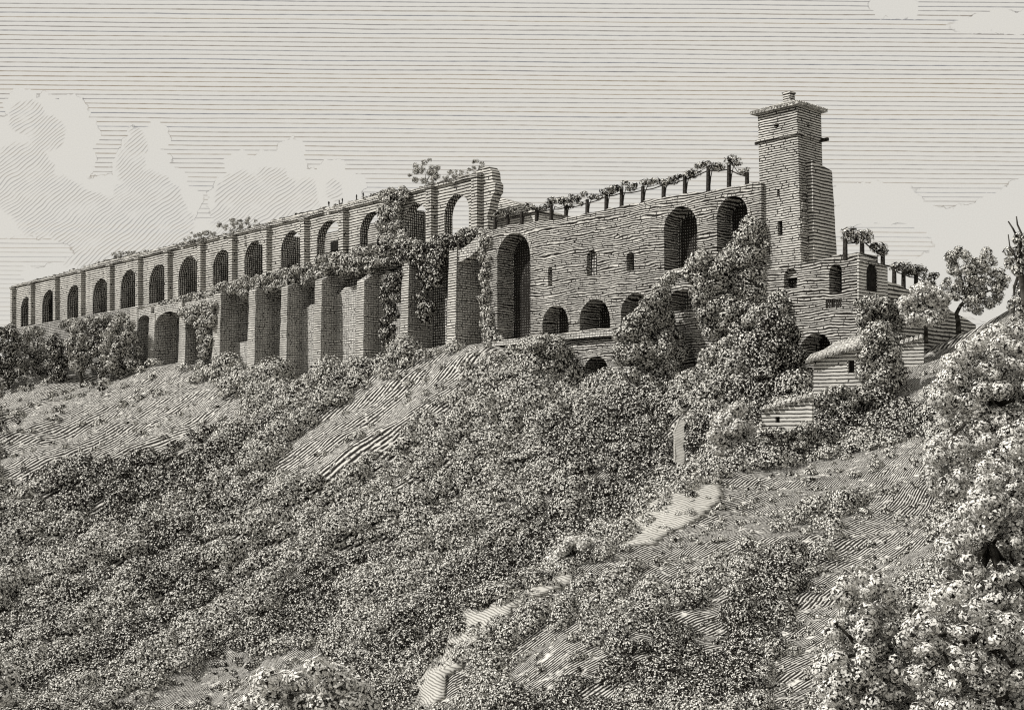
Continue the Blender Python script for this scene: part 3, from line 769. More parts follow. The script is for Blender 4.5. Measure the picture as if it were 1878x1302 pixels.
# ------------------------------------------------------------------ pergolas and their vines
def pergola(fr, d, posts, label, vlabel, seed, dz=0., w=.34, sag=.9):
    rn_ = random.Random(seed)
    u_ = [fr.u(p[0], d) for p in posts]; zt = [fr.at(p[0], p[1], d)[1] for p in posts]; zb = [fr.at(p[0], p[2], d)[1] for p in posts]
    m_ = len(posts) // 2
    T = Thing(fr, (u_[m_], d, zb[m_]), 'pergola', label, 'pergola', 'vine pergolas on the terraces')
    for a, t, b in zip(u_, zt, zb):
        T.add('post', box(a - w, a + w, -d - w, -d + w, b - 1.2, t, .06), M['ink'])
    for i in range(len(posts) - 1):
        pts = [(u_[i], -d, zt[i] - .9), ((u_[i] + u_[i + 1]) / 2, -d, (zt[i] + zt[i + 1]) / 2 - 1.1), (u_[i + 1], -d, zt[i + 1] - .9)]
        T.add('rail', tube(pts, [.13] * 3, 5), M['ink'])
    # rear row of slighter rails carrying the vine across
    V = Thing(fr, (u_[m_], d, zb[m_]), 'grape_vine', vlabel, 'vine', 'vines on the pergolas')
    L, st = [], []
    for i in range(len(posts) - 1):
        n = max(2, int(abs(u_[i + 1] - u_[i]) / 1.3))
        for k in range(n):
            t = (k + .5) / n
            a = u_[i] + (u_[i + 1] - u_[i]) * t; z = zt[i] + (zt[i + 1] - zt[i]) * t
            if rn_.random() < .08: continue
            r = rn_.uniform(.7, 1.5)
            P = fr.w(a, d + rn_.uniform(-.6, .6), z + .1 + rn_.uniform(-.9, 1.2))
            L.append((P.x, P.y, P.z, r * 1.1, r * 1.1, r * .7))
        st.append(tube([(u_[i], -d + .3, zb[i] - .5), (u_[i] + .4, -d + .3, (zb[i] + zt[i]) / 2), (u_[i] + 1.1, -d + .1, zt[i] - .3), ((u_[i] + u_[i + 1]) / 2, -d, (zt[i] + zt[i + 1]) / 2 - .5 + rn_.uniform(-.5, .3)), (u_[i + 1] - .3, -d, zt[i + 1] - .2)], [.16, .12, .1, .08, .05], 5))
    V.add('vine_stem', join(*st), M['bark'])
    P, Q = lobes_to_leaves(np.array(L), .36, 1.4, -1.2, .4)
    # into the vine's own frame
    o = leaf_mesh('vine_leaves', P, Q, .36 * RNG.uniform(.6, 1.4, len(P)), M['leaf_dark'], None, (0, 0, 0))
    o.parent = V.o
    o.matrix_parent_inverse = V.o.matrix_basis.inverted() if False else o.matrix_parent_inverse
    ang = V.o.rotation_euler.z; loc = V.o.location
    co = np.empty(len(o.data.vertices) * 3, np.float32); o.data.vertices.foreach_get('co', co); co = co.reshape(-1, 3) - np.array(loc)
    c, s = math.cos(-ang), math.sin(-ang)
    co = np.stack([co[:, 0] * c - co[:, 1] * s, co[:, 0] * s + co[:, 1] * c, co[:, 2]], 1)
    o.data.vertices.foreach_set('co', co.astype(np.float32).ravel()); o.data.update()
pergola(FA, -1.4, [(908, 397, 420), (931, 393, 414), (957, 389, 409), (984, 381, 405), (1011, 377, 400), (1038, 374, 396), (1077, 366, 386), (1112, 353, 380), (1140, 347, 372), (1179, 342, 364), (1217, 332, 359), (1256, 322, 353), (1299, 305, 346), (1337, 303, 340), (1370, 316, 346)],
        'long dark timber pergola along the top of the great wall left of the tower', 'leafy vine trained along the long pergola left of the tower', 3)
pergola(FB, -.8, [(1550, 438, 466), (1581, 432, 468), (1619, 462, 490)], 'short three-post pergola on the bastion just right of the tower', 'leafy vine over the three-post pergola on the bastion', 5)
pergola(FB, -2.1, [(1640, 486, 520), (1657, 495, 524), (1680, 501, 534), (1712, 517, 550)], 'low pergola on the garden terrace wall right of the bastion', 'straggling vine over the low pergola beyond the bastion', 6)

# ------------------------------------------------------------------ cottage and garden walls at the right
pc = P3(1492, 690, 226)
FC = Frame((pc[0], pc[1]), np.array([.90, -.436]) / math.hypot(.90, .436))
cw = FC.u(1588)
Ct = Thing(FC, (cw / 2, 0, 6), 'cottage', 'small pale cottage with a tiled lean-to roof and one window below the bastion', 'cottage')
zl = FC.at(1492, 662)[1]; zr_ = FC.at(1588, 630)[1]; zw = min(zl, zr_)
hw = rect(FC.u(1556), FC.u(1567), FC.at(1560, 684)[1], FC.at(1560, 661)[1])
dzr = zr_ - zl - .6
Ct.add('wall', slab([(0, 2), (cw, 2), (cw, zl + dzr), (0, zl)], [hw], 0., 7., through=False), M['plaster'])
opening(Ct, 'window', hw, 0., .6, [M['plaster'], M['void']])
Ct.add('window_frame', join(box(hw[0][0] - .2, hw[0][0] - .01, -.1, -.004, hw[0][1], hw[2][1]), box(hw[1][0] + .01, hw[1][0] + .2, -.1, -.004, hw[0][1], hw[2][1])), M['coping'])
zrg = zl + 2.6
V = [(-1.2, -.9, zl - .15), (cw + .4, -.9, zl - .15), (cw + .4, 5.5, zrg), (2.5, 5.5, zrg), (-1.2, 8, zl), (cw + .4, 8, zl),
     (-1.2, -.9, zl + .2), (cw + .4, -.9, zl + .2), (cw + .4, 5.5, zrg + .35), (2.5, 5.5, zrg + .35), (-1.2, 8, zl + .35), (cw + .4, 8, zl + .35)]
Fc = [(6, 7, 8, 9), (6, 9, 10), (9, 8, 11, 10), (0, 1, 7, 6), (1, 2, 8, 7), (2, 5, 11, 8), (5, 4, 10, 11), (4, 0, 6, 10), (0, 3, 2, 1), (0, 4, 3), (3, 4, 5, 2)]
V = [(x, y, z + dzr * (x / cw)) for x, y, z in V]
cr = Ct.add('roof', (V, Fc), M['tiles'])
tl = []
for k in range(18):
    x = -1. + (cw + 1.2) * k / 17
    ds = dzr * x / cw
    tl.append(tube([(x, -1.1 + rn.uniform(-.12, .1), zl + .15 + ds), (x + .1, 2.3, zl + 1.4 + ds), (max(x, 2.6), 5.4, zrg + .3 + ds)], [.26, .24, .2], 6))
Ct.add('tile_rows', join(*tl), M['tiles'], parent=cr)
def garden_wall(a, b, Y, top_a, top_b, drop, label, dirv, door=None):
    p = P3(a, top_a, Y); fr = Frame((p[0], p[1]), np.array(dirv) / math.hypot(*dirv))
    w = fr.u(b); z0 = fr.at(a, top_a)[1]; z1 = fr.at(b, top_b)[1]
    T = Thing(fr, (w / 2, 0, min(z0, z1) - 5), 'garden_wall', label, 'garden wall', 'tile-capped garden walls')
    hl = []
    if door: hl = [rect(fr.u(door[0]), fr.u(door[1]), fr.at(door[0], door[3])[1], fr.at(door[0], door[2])[1])]
    T.add('wall', slab([(0, z0 - drop), (w, z1 - drop), (w, z1), (0, z0)], hl, 0., 1., through=False), M['plaster'])
    if door: opening(T, 'doorway', hl[0], 0., .6, [M['plaster'], M['void']])
    cv = []
    n = int(w / .75)
    for k in range(n):
        t = (k + .5) / n; x = w * t; z = z0 + (z1 - z0) * t
        cv.append(tube([(x, -.55 + rn.uniform(-.08, .08), z + .05), (x, .5, z + .75), (x, 1.5, z + .1)], [.34, .36, .34], 6))
    T.add('coping_tiles', join(*cv), M['tiles'])
garden_wall(1397, 1489, 207, 756, 731, 9, 'tile-capped pale garden wall with a tiny dark doorway, low among the bushes', (.86, -.5), (1422, 1430, 764, 775))
garden_wall(1632, 1694, 236, 640, 622, 7, 'tile-capped pale garden wall at the foot of the round pale tree', (.9, -.35))

# ------------------------------------------------------------------ people on top of the arcade
def person(px, py, label, arm, h=1.75, lean_=0.):
    d = DA - 1.2
    u_, z_ = FA.at(px, py, d)
    Vv = [(0, 0, .95), (0, 0, 1.2), (0, 0, 1.45), (0, .02, 1.58), (0, .03, 1.72), (.1, 0, .9), (.12, .02, .5), (.12, -.03, .08), (.12, .08, .04), (-.1, 0, .9), (-.13, .05, .5), (-.14, .06, .08), (-.14, .16, .04),
          (.2, 0, 1.42), (.27, .02, 1.15), (.28 + arm * .2, .1, .92 + arm * .35), (-.2, 0, 1.42), (-.28, .0, 1.15), (-.28, .12, .92)]
    E = [(0, 1), (1, 2), (2, 3), (3, 4), (0, 5), (5, 6), (6, 7), (7, 8), (0, 9), (9, 10), (10, 11), (11, 12), (2, 13), (13, 14), (14, 15), (2, 16), (16, 17), (17, 18)]
    rad = [.16, .15, .17, .07, .11, .1, .075, .05, .04, .1, .075, .05, .04, .07, .05, .035, .07, .05, .035]
    me = bpy.data.meshes.new('person'); k = h / 1.8
    me.from_pydata([(x * k, y * k, z * k) for x, y, z in Vv], E, [])
    o = bpy.data.objects.new('person', me); C.objects.link(o)
    md = o.modifiers.new('skin', 'SKIN'); o.modifiers.new('sub', 'SUBSURF').levels = 1
    for i, r in enumerate(rad): me.skin_vertices[0].data[i].radius = (r * 1.25 * k, r * 1.25 * k)
    me.skin_vertices[0].data[0].use_root = True
    me.materials.append(M['cloth'])
    P = FA.w(u_, d, z_); o.location = P; o.rotation_euler = (0, 0, rn.uniform(0, 6))
    tag(o, label, 'person', 'people walking on top of the arcade')
for px, py, lb, arm in ((603, 380, 'tiny standing person in dark clothes, leftmost of those on the arcade top', 0), (622, 376, 'shorter person of the close pair in the middle of the arcade top', 0),
                        (628, 374, 'taller person of the close pair in the middle of the arcade top', 1), (654, 367, 'tiny person standing second from the right on the arcade top', 0), (666, 364, 'rightmost tiny person on the arcade top beside the ivy', 1)):
    tp = np.interp(px, [p[0] for p in reversed(top)], [p[1] for p in reversed(top)])
    person(px, tp - .5, lb, arm, 1.5 if 'shorter' in lb else 1.8)

# ------------------------------------------------------------------ ivy and shrubs growing on the ruin
def mass(name, poly, fr, d, r, ls, m, label, cat, n=None, bulge=.6, seed=1, cover=3., group=None, kind=None, down=-1.2, k=5):
    """a growth filling an outline on a wall plane: round lobes that bulge out from it"""
    rn_ = random.Random(seed)
    P2 = [fr.at(x, y, d) for x, y in poly]
    us = [p[0] for p in P2]; zs = [p[1] for p in P2]
    area = abs(sum(P2[i][0] * P2[(i + 1) % len(P2)][1] - P2[(i + 1) % len(P2)][0] * P2[i][1] for i in range(len(P2)))) / 2
    n = n or int(area / (r * r * 1.15)) + 3
    L = []; tries = 0
    while len(L) < n and tries < n * 60:
        tries += 1
        u_, z_ = rn_.uniform(min(us), max(us)), rn_.uniform(min(zs), max(zs))
        if not inpoly((u_, z_), P2): continue
        q = r * rn_.uniform(.65, 1.25)
        p = fr.w(u_, d + rn_.uniform(0, bulge) * r, z_)
        L.append((p.x, p.y, p.z, q, q, q * .85))
    c = fr.w((min(us) + max(us)) / 2, d, min(zs))
    o = leafy(name, np.array(L), ls, m, None, tuple(c), cover, down, k)
    o.location = c
    tag(o, label, cat, group, kind)
    return o
# ledge of undergrowth between the arcade and the buttresses
led = [(120, 592), (206, 580), (300, 560), (380, 538), (450, 515), (520, 502), (590, 480), (640, 465), (700, 452), (760, 448), (820, 438), (892, 420),
       (900, 436), (880, 440), (830, 462), (800, 500), (770, 470), (740, 482), (700, 492), (655, 500), (620, 508), (590, 512), (530, 528), (470, 538), (400, 552), (340, 575), (290, 580), (240, 586), (180, 602), (120, 606)]
mass('undergrowth', led, FA, -4.5, 1.55, .55, M['leaf'], 'thick undergrowth hanging over the ledge between the arcade and the buttresses', 'undergrowth', seed=2, bulge=1.6, cover=2.6, kind='stuff')
mass('ivy', [(705, 354), (728, 342), (746, 350), (752, 362), (738, 372), (736, 420), (752, 446), (700, 458), (702, 420), (703, 380)], FA, DA + .6, 1.5, .55, M['leaf'], 'ivy column climbing over one bay of the arcade', 'ivy', seed=4, bulge=.8)
mass('ivy', [(705, 452), (760, 452), (830, 440), (880, 428), (860, 440), (815, 470), (805, 520), (790, 600), (776, 600), (778, 500), (750, 478), (735, 540), (722, 620), (706, 640), (712, 560), (715, 492)], FA, -1.5, 1.6, .55, M['leaf_dark'], 'dark ivy hanging down between the two tallest buttresses', 'ivy', seed=5, bulge=.8)
mass('ivy', [(882, 430), (900, 434), (900, 470), (896, 540), (905, 600), (925, 622), (890, 632), (884, 560)], FA, .1, 1.1, .5, M['leaf'], 'thin strip of ivy down the left edge of the great wall', 'ivy', seed=6, bulge=.5, cover=1.6)
mass('ivy', [(338, 572), (372, 560), (396, 556), (392, 600), (384, 640), (376, 690), (358, 690), (372, 640), (366, 600), (342, 590)], FA, .3, 1.5, .6, M['leaf'], 'ivy trailing down left of the first long buttress', 'ivy', seed=16, bulge=.5)
def crown_px(poly, Y, r, n, seed, depth=1.):
    """lobes filling an outline standing at distance Y"""
    rn_ = random.Random(seed); L = []; xs = [p[0] for p in poly]; ys = [p[1] for p in poly]
    cx_, wid = (min(xs) + max(xs)) / 2, (max(xs) - min(xs)) / 2
    tries = 0
    while len(L) < n and tries < n * 80:
        tries += 1
        x, y = rn_.uniform(min(xs), max(xs)), rn_.uniform(min(ys), max(ys))
        if not inpoly((x, y), poly): continue
        hw = math.sqrt(max(.05, 1 - ((x - cx_) / (wid + 1)) ** 2)) * wid / F * Y * depth
        q = r * rn_.uniform(.65, 1.3)
        p = P3(x, y, Y + rn_.uniform(-hw, hw))
        L.append((p[0], p[1], p[2], q, q, q * .85))
    return np.array(L)
def shrub(name, poly, Y, r, n, ls, m, label, cat, seed, cover=2.4, stems=True, depth=1., k=5, down=-1.2, trunk=None, trad=.35, inner=.25, spread=.32, group=None, limbs=()):
    """a tree or shrub: crown from an outline, trunk and limbs below"""
    L = crown_px(poly, Y, r, n, seed, depth)
    xs = [p[0] for p in poly]; ys = [p[1] for p in poly]
    rn_ = random.Random(seed)
    if trunk is None: trunk = [((min(xs) + max(xs)) / 2, max(ys) + 3)]
    b = P3(trunk[0][0], trunk[0][1], Y)
    o = bpy.data.objects.new(name, None); C.objects.link(o); o.location = b; tag(o, label, cat, group)
    bl = tuple(b)
    if Y < 125: spread, inner = .16, .12
    leafy('crown', L, ls, m, o, bl, cover, down, k, inner, spread)
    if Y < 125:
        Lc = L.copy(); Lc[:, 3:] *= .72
        leafy('inner_foliage', Lc, ls * 1.1, M['leaf_dark'], o, bl, .6, down, k, .2, .6)  # dark leaves paint the shadow inside the crown
    pts = [Vector(P3(*t, Y)) for t in trunk]
    if len(pts) == 1: pts.append(Vector(P3(trunk[0][0] + rn_.uniform(-4, 4), trunk[0][1] * .6 + (min(ys) + max(ys)) / 2 * .4, Y)))
    tb = [tube([pts[0] - Vector((0, 0, .8))] + pts, [trad * (1.25 - .6 * i / len(pts)) for i in range(len(pts) + 1)], 8)]
    fork = pts[-1]
    lim = sorted(range(len(L)), key=lambda i: rn_.random())[:max(4, min(12, len(L) // 3))]
    for i in lim:
        e = Vector(L[i][:3]); mid = fork.lerp(e, .5) + Vector((rn_.uniform(-.4, .4), rn_.uniform(-.4, .4), rn_.uniform(0, .5))) * r
        tb.append(tube([fork.lerp(pts[-2], rn_.uniform(0, .5)), mid, e], [trad * .5, trad * .32, trad * .12], 5))
    for lb_ in limbs:
        q = [Vector(P3(*t, Y - 1.2)) for t in lb_[1:]]
        tb.append(tube(q, [lb_[0] * (1 - .75 * i / len(q)) for i in range(len(q))], 6))
    V, Fc = join(*tb)
    mesh_obj('trunk', [(v[0] - bl[0], v[1] - bl[1], v[2] - bl[2]) for v in V], Fc, M['bark'], o, smooth=True)
    return o
def blob(cx, cy, rx, ry, n=14, j=.14, seed=0):
    rn_ = random.Random(seed)
    return [(cx + rx * math.cos(2 * math.pi * i / n) * rn_.uniform(1 - j, 1 + j), cy + ry * math.sin(2 * math.pi * i / n) * rn_.uniform(1 - j, 1 + j)) for i in range(n)]
def Yon(px, d):
    return FA.w(FA.u(px, d), d, 0).y
# shrubs rooted on top of the arcade
for (cx, cy, rx, ry, sd, lb) in ((374, 434, 32, 11, 1, 'low loose shrub on the arcade top, left of the larger shrub'), (438, 411, 32, 13, 2, 'larger loose shrub on the arcade top near its middle'),
                                 (235, 466, 26, 5, 3, 'flat weedy shrub on the far left part of the arcade top'), (780, 318, 30, 20, 4, 'bushy sapling on the arcade top above the ivy column'),
                                 (838, 322, 24, 10, 5, 'low shrub on the arcade top between the two taller ones'), (873, 306, 13, 12, 6, 'small upright shrub on the broken right end of the arcade')):
    Y = Yon(cx, DA - 1.5); r = ry / F * Y * .27
    shrub('shrub', blob(cx, cy + ry * .2, rx * 1.1, ry * 1.25, seed=sd, j=.25), Y, r, int(rx * ry / (ry * .27) ** 2 * 1.35) + 4, .34 * Y / 340, M['leaf'], lb, 'shrub', sd + 20, cover=1.7, trunk=[(cx, cy + ry + 5)], trad=.12, inner=.4, group='shrubs rooted on top of the arcade')
mass('weeds', [(30, 526), (100, 504), (200, 476), (330, 446), (430, 424), (500, 404), (580, 384), (640, 371), (706, 350), (706, 356), (640, 377), (580, 390), (430, 430), (330, 452), (200, 482), (100, 510), (30, 532)], FA, DA - .6, .55, .45, M['leaf_dark'], 'weeds along the crumbling top of the arcade', 'weeds', n=170, seed=8, bulge=.3, cover=1.2, kind='stuff')
# trees at the far left, under the arcade
for (cx, cy, rx, ry, tb, Y, sd, lb) in ((14, 655, 30, 66, 742, 500, 31, 'tree cut by the left edge of the picture, below the arcade'), (62, 650, 32, 56, 730, 512, 32, 'broad tree below the first arches of the arcade'),
                                        (104, 668, 26, 50, 735, 496, 33, 'low bushy tree, third from the left below the arcade'), (146, 652, 24, 56, 718, 484, 34, 'slender tree with bare lower trunk, below the arcade'),
                                        (186, 650, 26, 56, 712, 478, 35, 'bushy tree just left of the tallest left-hand tree'), (222, 645, 40, 62, 716, 452, 36, 'tallest left-hand tree, standing before the first buttress')):
    shrub('tree', blob(cx, cy - 8, rx * .88, ry * .82, seed=sd), Y, 2.0, int(rx * ry / 42), .66, M['leaf_dark' if sd % 2 else 'leaf'], lb, 'tree', sd, cover=2.2, trunk=[(cx + 5, tb), (cx + 2, tb - 30), (cx, cy + 10)], trad=.75, group='trees below the left end of the arcade')
# growth on the great wall and bastion
shrub('bush', [(1215, 520), (1235, 500), (1250, 512), (1275, 480), (1310, 456), (1340, 470), (1362, 430), (1385, 400), (1398, 430), (1400, 470), (1412, 510), (1405, 560), (1370, 590), (1340, 610), (1300, 610), (1280, 560), (1268, 515)], 262, 1.9, 190, .48, M['leaf'], 'great mass of creeper covering the wall at the foot of the tower', 'creeper', 41, trunk=[(1340, 640), (1340, 600)], depth=.25)
shrub('bush', [(1200, 520), (1212, 505), (1222, 560), (1232, 600), (1250, 640), (1245, 680), (1220, 720), (1150, 720), (1135, 680), (1128, 630), (1140, 600), (1180, 570), (1195, 545)], 272, 1.7, 150, .48, M['leaf'], 'tall narrow-topped bush climbing the middle of the great wall', 'bush', 42, trunk=[(1190, 740), (1190, 700)], depth=.35)
shrub('bush', blob(1008, 668, 48, 48, seed=43), 290, 1.8, 80, .5, M['leaf'], 'round leafy bush under the leftmost low arch of the great wall', 'bush', 43, trunk=[(1008, 725), (1008, 700)], depth=.6)
shrub('bush', [(1390, 690), (1380, 640), (1392, 605), (1420, 575), (1445, 590), (1462, 640), (1466, 690), (1470, 730), (1400, 740)], 243, 1.7, 110, .46, M['leaf_dark'], 'large dark rounded bush left of the cottage', 'bush', 44, trunk=[(1430, 750), (1430, 720)], depth=.6, cover=3)
shrub('bush', [(1395, 560), (1430, 530), (1448, 545), (1440, 580), (1400, 610), (1350, 640), (1300, 680), (1270, 690), (1300, 640), (1350, 600)], 256, 1.4, 70, .45, M['leaf'], 'slanting strip of scrub between the creeper and the large dark bush', 'bush', 45, trunk=[(1350, 680), (1350, 640)], depth=.3)
shrub('bush', [(1572, 556), (1595, 550), (1630, 552), (1650, 565), (1650, 620), (1640, 640), (1600, 640), (1575, 600)], 243, 1.1, 70, .44, M['leaf'], 'dark bush against the foot of the bastion side face', 'bush', 46, trunk=[(1612, 660), (1612, 630)], depth=.5)
shrub('tree', [(1598, 600), (1612, 588), (1626, 598), (1640, 640), (1652, 690), (1640, 715), (1600, 718), (1580, 690), (1582, 640)], 222, 1.25, 90, .42, M['leaf'], 'pointed leafy tree hiding the right end of the cottage', 'tree', 47, trunk=[(1615, 735), (1615, 700)], depth=.7)
shrub('tree', blob(1693, 560, 40, 38, seed=48, j=.1), 236, 1.0, 110, .46, M['leaf_pale'], 'round pale tree on a short trunk left of the leaning tree', 'tree', 48, trunk=[(1698, 622), (1698, 600), (1696, 580)], trad=.4, depth=.8)
shrub('tree', [(1740, 462), (1762, 455), (1776, 470), (1790, 478), (1798, 448), (1812, 440), (1818, 470), (1830, 490), (1846, 505), (1842, 530), (1832, 560), (1800, 578), (1775, 568), (1752, 552), (1732, 540), (1728, 520), (1745, 500), (1735, 480)], 239, .85, 120, .40, M['leaf'], 'leaning tree with a forked crooked trunk on the crest of the hillock', 'tree', 49, trunk=[(1758, 603), (1757, 588), (1754, 575), (1762, 560), (1775, 548)], trad=.45, depth=.8, cover=1.5)
shrub('bush', blob(1340, 790, 34, 44, seed=50), 208, 1.2, 70, .4, M['leaf_pale'], 'pale-leaved bush at the left end of the lower garden wall', 'bush', 50, trunk=[(1345, 850), (1345, 820)], depth=.8)
shrub('bush', [(1495, 735), (1515, 718), (1545, 712), (1590, 712), (1600, 730), (1560, 752), (1500, 768)], 216, .9, 60, .4, M['leaf'], 'belt of bushes between the cottage and the lower garden wall', 'bush', 51, trunk=[(1510, 775), (1510, 745)], depth=.2)
shrub('bush', [(1015, 1020), (1030, 995), (1055, 985), (1085, 995), (1110, 1005), (1120, 1025), (1090, 1045), (1040, 1058), (1008, 1045)], 163, .75, 80, .3, M['leaf_pale'], 'pale shrub standing alone on the rocky crest in the middle of the slope', 'bush', 52, trunk=[(1060, 1062), (1060, 1040)], depth=.6)

# ------------------------------------------------------------------ near trees at the right edge and bottom
shrub('tree', [(1858, 408), (1872, 425), (1900, 420), (1930, 500), (1940, 620), (1900, 640), (1870, 600), (1845, 580), (1850, 560), (1862, 520), (1850, 490), (1846, 462), (1856, 440)], 118, .42, 110, .24, M['leaf'], 'tall tree top with bare twigs at the right edge of the picture against the sky', 'tree', 61, trunk=[(1900, 900), (1895, 700), (1880, 560), (1868, 470)], trad=.4, cover=1.4, k=6,
      limbs=[(.13, (1874, 470), (1868, 440), (1858, 420), (1849, 406)), (.12, (1872, 455), (1874, 430), (1866, 412), (1864, 397)), (.1, (1866, 480), (1858, 462), (1852, 452), (1849, 430))])
LIMB = {62: [(.16, (1856, 840), (1842, 780), (1820, 735), (1806, 715))], 63: [(.14, (1788, 1155), (1776, 1110), (1765, 1085)), (.12, (1796, 1150), (1786, 1105), (1772, 1070)), (.15, (1850, 1070), (1856, 1040), (1852, 1010))],
        64: [(.15, (1771, 1180), (1762, 1155), (1752, 1140)), (.16, (1760, 1245), (1742, 1220), (1730, 1195)), (.2, (1832, 1310), (1830, 1260), (1822, 1220)), (.12, (1775, 1240), (1752, 1210), (1738, 1200))], 65: [(.14, (1600, 1302), (1585, 1260), (1570, 1235)), (.14, (1612, 1302), (1618, 1262), (1632, 1235))]}
for (poly, Y, r, n, m_, lb, tr_, sd) in (
    ([(1745, 640), (1790, 625), (1850, 600), (1940, 610), (1950, 800), (1900, 830), (1850, 800), (1800, 850), (1760, 900), (1725, 930), (1708, 880), (1712, 820), (1735, 790), (1722, 730), (1735, 690)], 108, .78, 230, 'leaf_pale', 'big pale-edged tree at the right edge, in front of the hillock', [(1850, 1000), (1846, 900), (1830, 800), (1800, 740)], 62),
    ([(1800, 850), (1850, 815), (1930, 810), (1950, 1100), (1900, 1200), (1800, 1120), (1740, 1080), (1722, 1010), (1740, 960), (1790, 920)], 92, .62, 250, 'leaf_pale', 'bright-topped tree in the right foreground below the big one', [(1850, 1290), (1848, 1150), (1835, 1050), (1810, 980)], 63),
    ([(1690, 1085), (1730, 1070), (1800, 1110), (1900, 1150), (1950, 1330), (1650, 1340), (1672, 1250), (1655, 1180), (1675, 1130)], 82, .62, 230, 'leaf_pale', 'leafy tree in the lower right corner with slanting bare limbs', [(1850, 1400), (1842, 1290), (1820, 1200), (1790, 1150)], 64),
    ([(1545, 1075), (1580, 1040), (1625, 1060), (1650, 1110), (1670, 1180), (1670, 1340), (1500, 1340), (1510, 1200), (1530, 1130)], 84, .60, 190, 'leaf_pale', 'tall bush in the foreground left of the corner tree', [(1600, 1420), (1605, 1290), (1600, 1200)], 65),
    ([(440, 1290), (470, 1262), (500, 1240), (560, 1235), (600, 1218), (640, 1235), (670, 1260), (690, 1340), (420, 1340)], 80, .75, 90, 'leaf_pale', 'pale treetop rising from the bottom edge of the picture', [(560, 1420), (562, 1330), (565, 1290)], 66),
    ([(-60, 1225), (-20, 1205), (14, 1212), (22, 1240), (10, 1280), (-10, 1320), (-70, 1320)], 90, .5, 40, 'leaf_pale', 'bright treetop cut by the lower left corner', [(-20, 1400), (-18, 1300), (-15, 1270)], 67)):
    shrub('tree', poly, Y, r, n, .21, M[m_], lb, 'tree', sd, cover=1.5, trunk=tr_, trad=.42, depth=.7, k=6, inner=.35, limbs=LIMB.get(sd, ()), group='trees in the near foreground')

shrub('bush', [(1388, 806), (1400, 794), (1440, 786), (1492, 772), (1500, 792), (1480, 822), (1420, 832), (1390, 826)], 203, .75, 90, .38, M['leaf'], 'low scrub along the foot of the lower garden wall', 'bush', 53, trunk=[(1440, 830), (1440, 815)], depth=.15)
# ------------------------------------------------------------------ pale rock faces on the ridge
def rock(poly, Y, label, th=5., seed=0, tilt=.6):
    rn_ = random.Random(seed)
    pts = [P3(x, y, Y) for x, y in poly]
    fr = Frame((pts[0][0], Y), (1, 0))
    pp = rag([(p[0] - pts[0][0], p[2]) for p in pts], .25, 1.2, seed, True)
    T_ = slab(pp, [], 0., th)
    zmin = min(p[1] for p in pp)
    V = [(x + pts[0][0], Y + y + (z - zmin) * tilt + rn_.uniform(-.15, .15), z) for x, y, z in T_[0]]
    c = (pts[0][0], Y, zmin)
    o = mesh_obj('rock_face', [(v[0] - c[0], v[1] - c[1], v[2] - c[2]) for v in V], T_[1], M['cliff'])
    o.location = c; tag(o, label, 'rock')
rock([(1238, 848), (1242, 790), (1252, 765), (1262, 770), (1258, 800), (1254, 850)], 224, 'narrow upright pale rock among the dark bushes', seed=1, th=2)
def ground_patch(name, poly, yr, label, off=.3, step=.8, mt='cliff'):
    """bare rock lying on the slope, following the terrain"""
    ylo, yhi = yr
    xs = [(p[0] - CX) / F * yy for p in poly for yy in yr]
    V, idx, Fc = [], {}, []
    ax_, ay_ = np.arange(min(xs), max(xs) + step, step), np.arange(ylo, yhi + step, step)
    XX, YY = np.meshgrid(ax_, ay_); ZZ = terrain(XX, YY)
    PX = CX + F * (XX + step / 2) / YY; PY = HY - F * ZZ / YY
    ins = [[inpoly((PX[j, i], PY[j, i]), poly) for i in range(len(ax_))] for j in range(len(ay_))]
    def vid(i, j):
        if (i, j) not in idx:
            idx[(i, j)] = len(V); V.append((ax_[i], ay_[j], ZZ[j, i] + off + rn.uniform(-.08, .12)))
        return idx[(i, j)]
    for j in range(len(ay_) - 1):
        for i in range(len(ax_) - 1):
            if ins[j][i]: Fc.append((vid(i, j), vid(i + 1, j), vid(i + 1, j + 1), vid(i, j + 1)))
    if not V: return
    c = V[0]
    o = mesh_obj(name, [(v[0] - c[0], v[1] - c[1], v[2] - c[2]) for v in V], Fc, M[mt], smooth=True)
    md = o.modifiers.new('thick', 'SOLIDIFY'); md.thickness = .5; md.offset = -1
    o.location = c; tag(o, label, 'rock')
ground_patch('rock_face', [(1150, 955), (1190, 890), (1240, 865), (1325, 860), (1322, 922), (1275, 962), (1230, 980), (1192, 1010), (1136, 1016)], (165, 206), 'pale bare rock shelf on the crest below the bushes')
ground_patch('rock_face', [(1048, 1074), (990, 1096), (940, 1125), (915, 1100), (950, 1080), (1044, 1040)], (140, 172), 'small pale rock edge left of the pale shrub')
ground_patch('rock_face', [(950, 1112), (925, 1140), (885, 1180), (860, 1215), (815, 1250), (800, 1310), (750, 1310), (760, 1235), (830, 1170), (850, 1120)], (112, 155), 'pale rock bluff near the bottom of the crest')

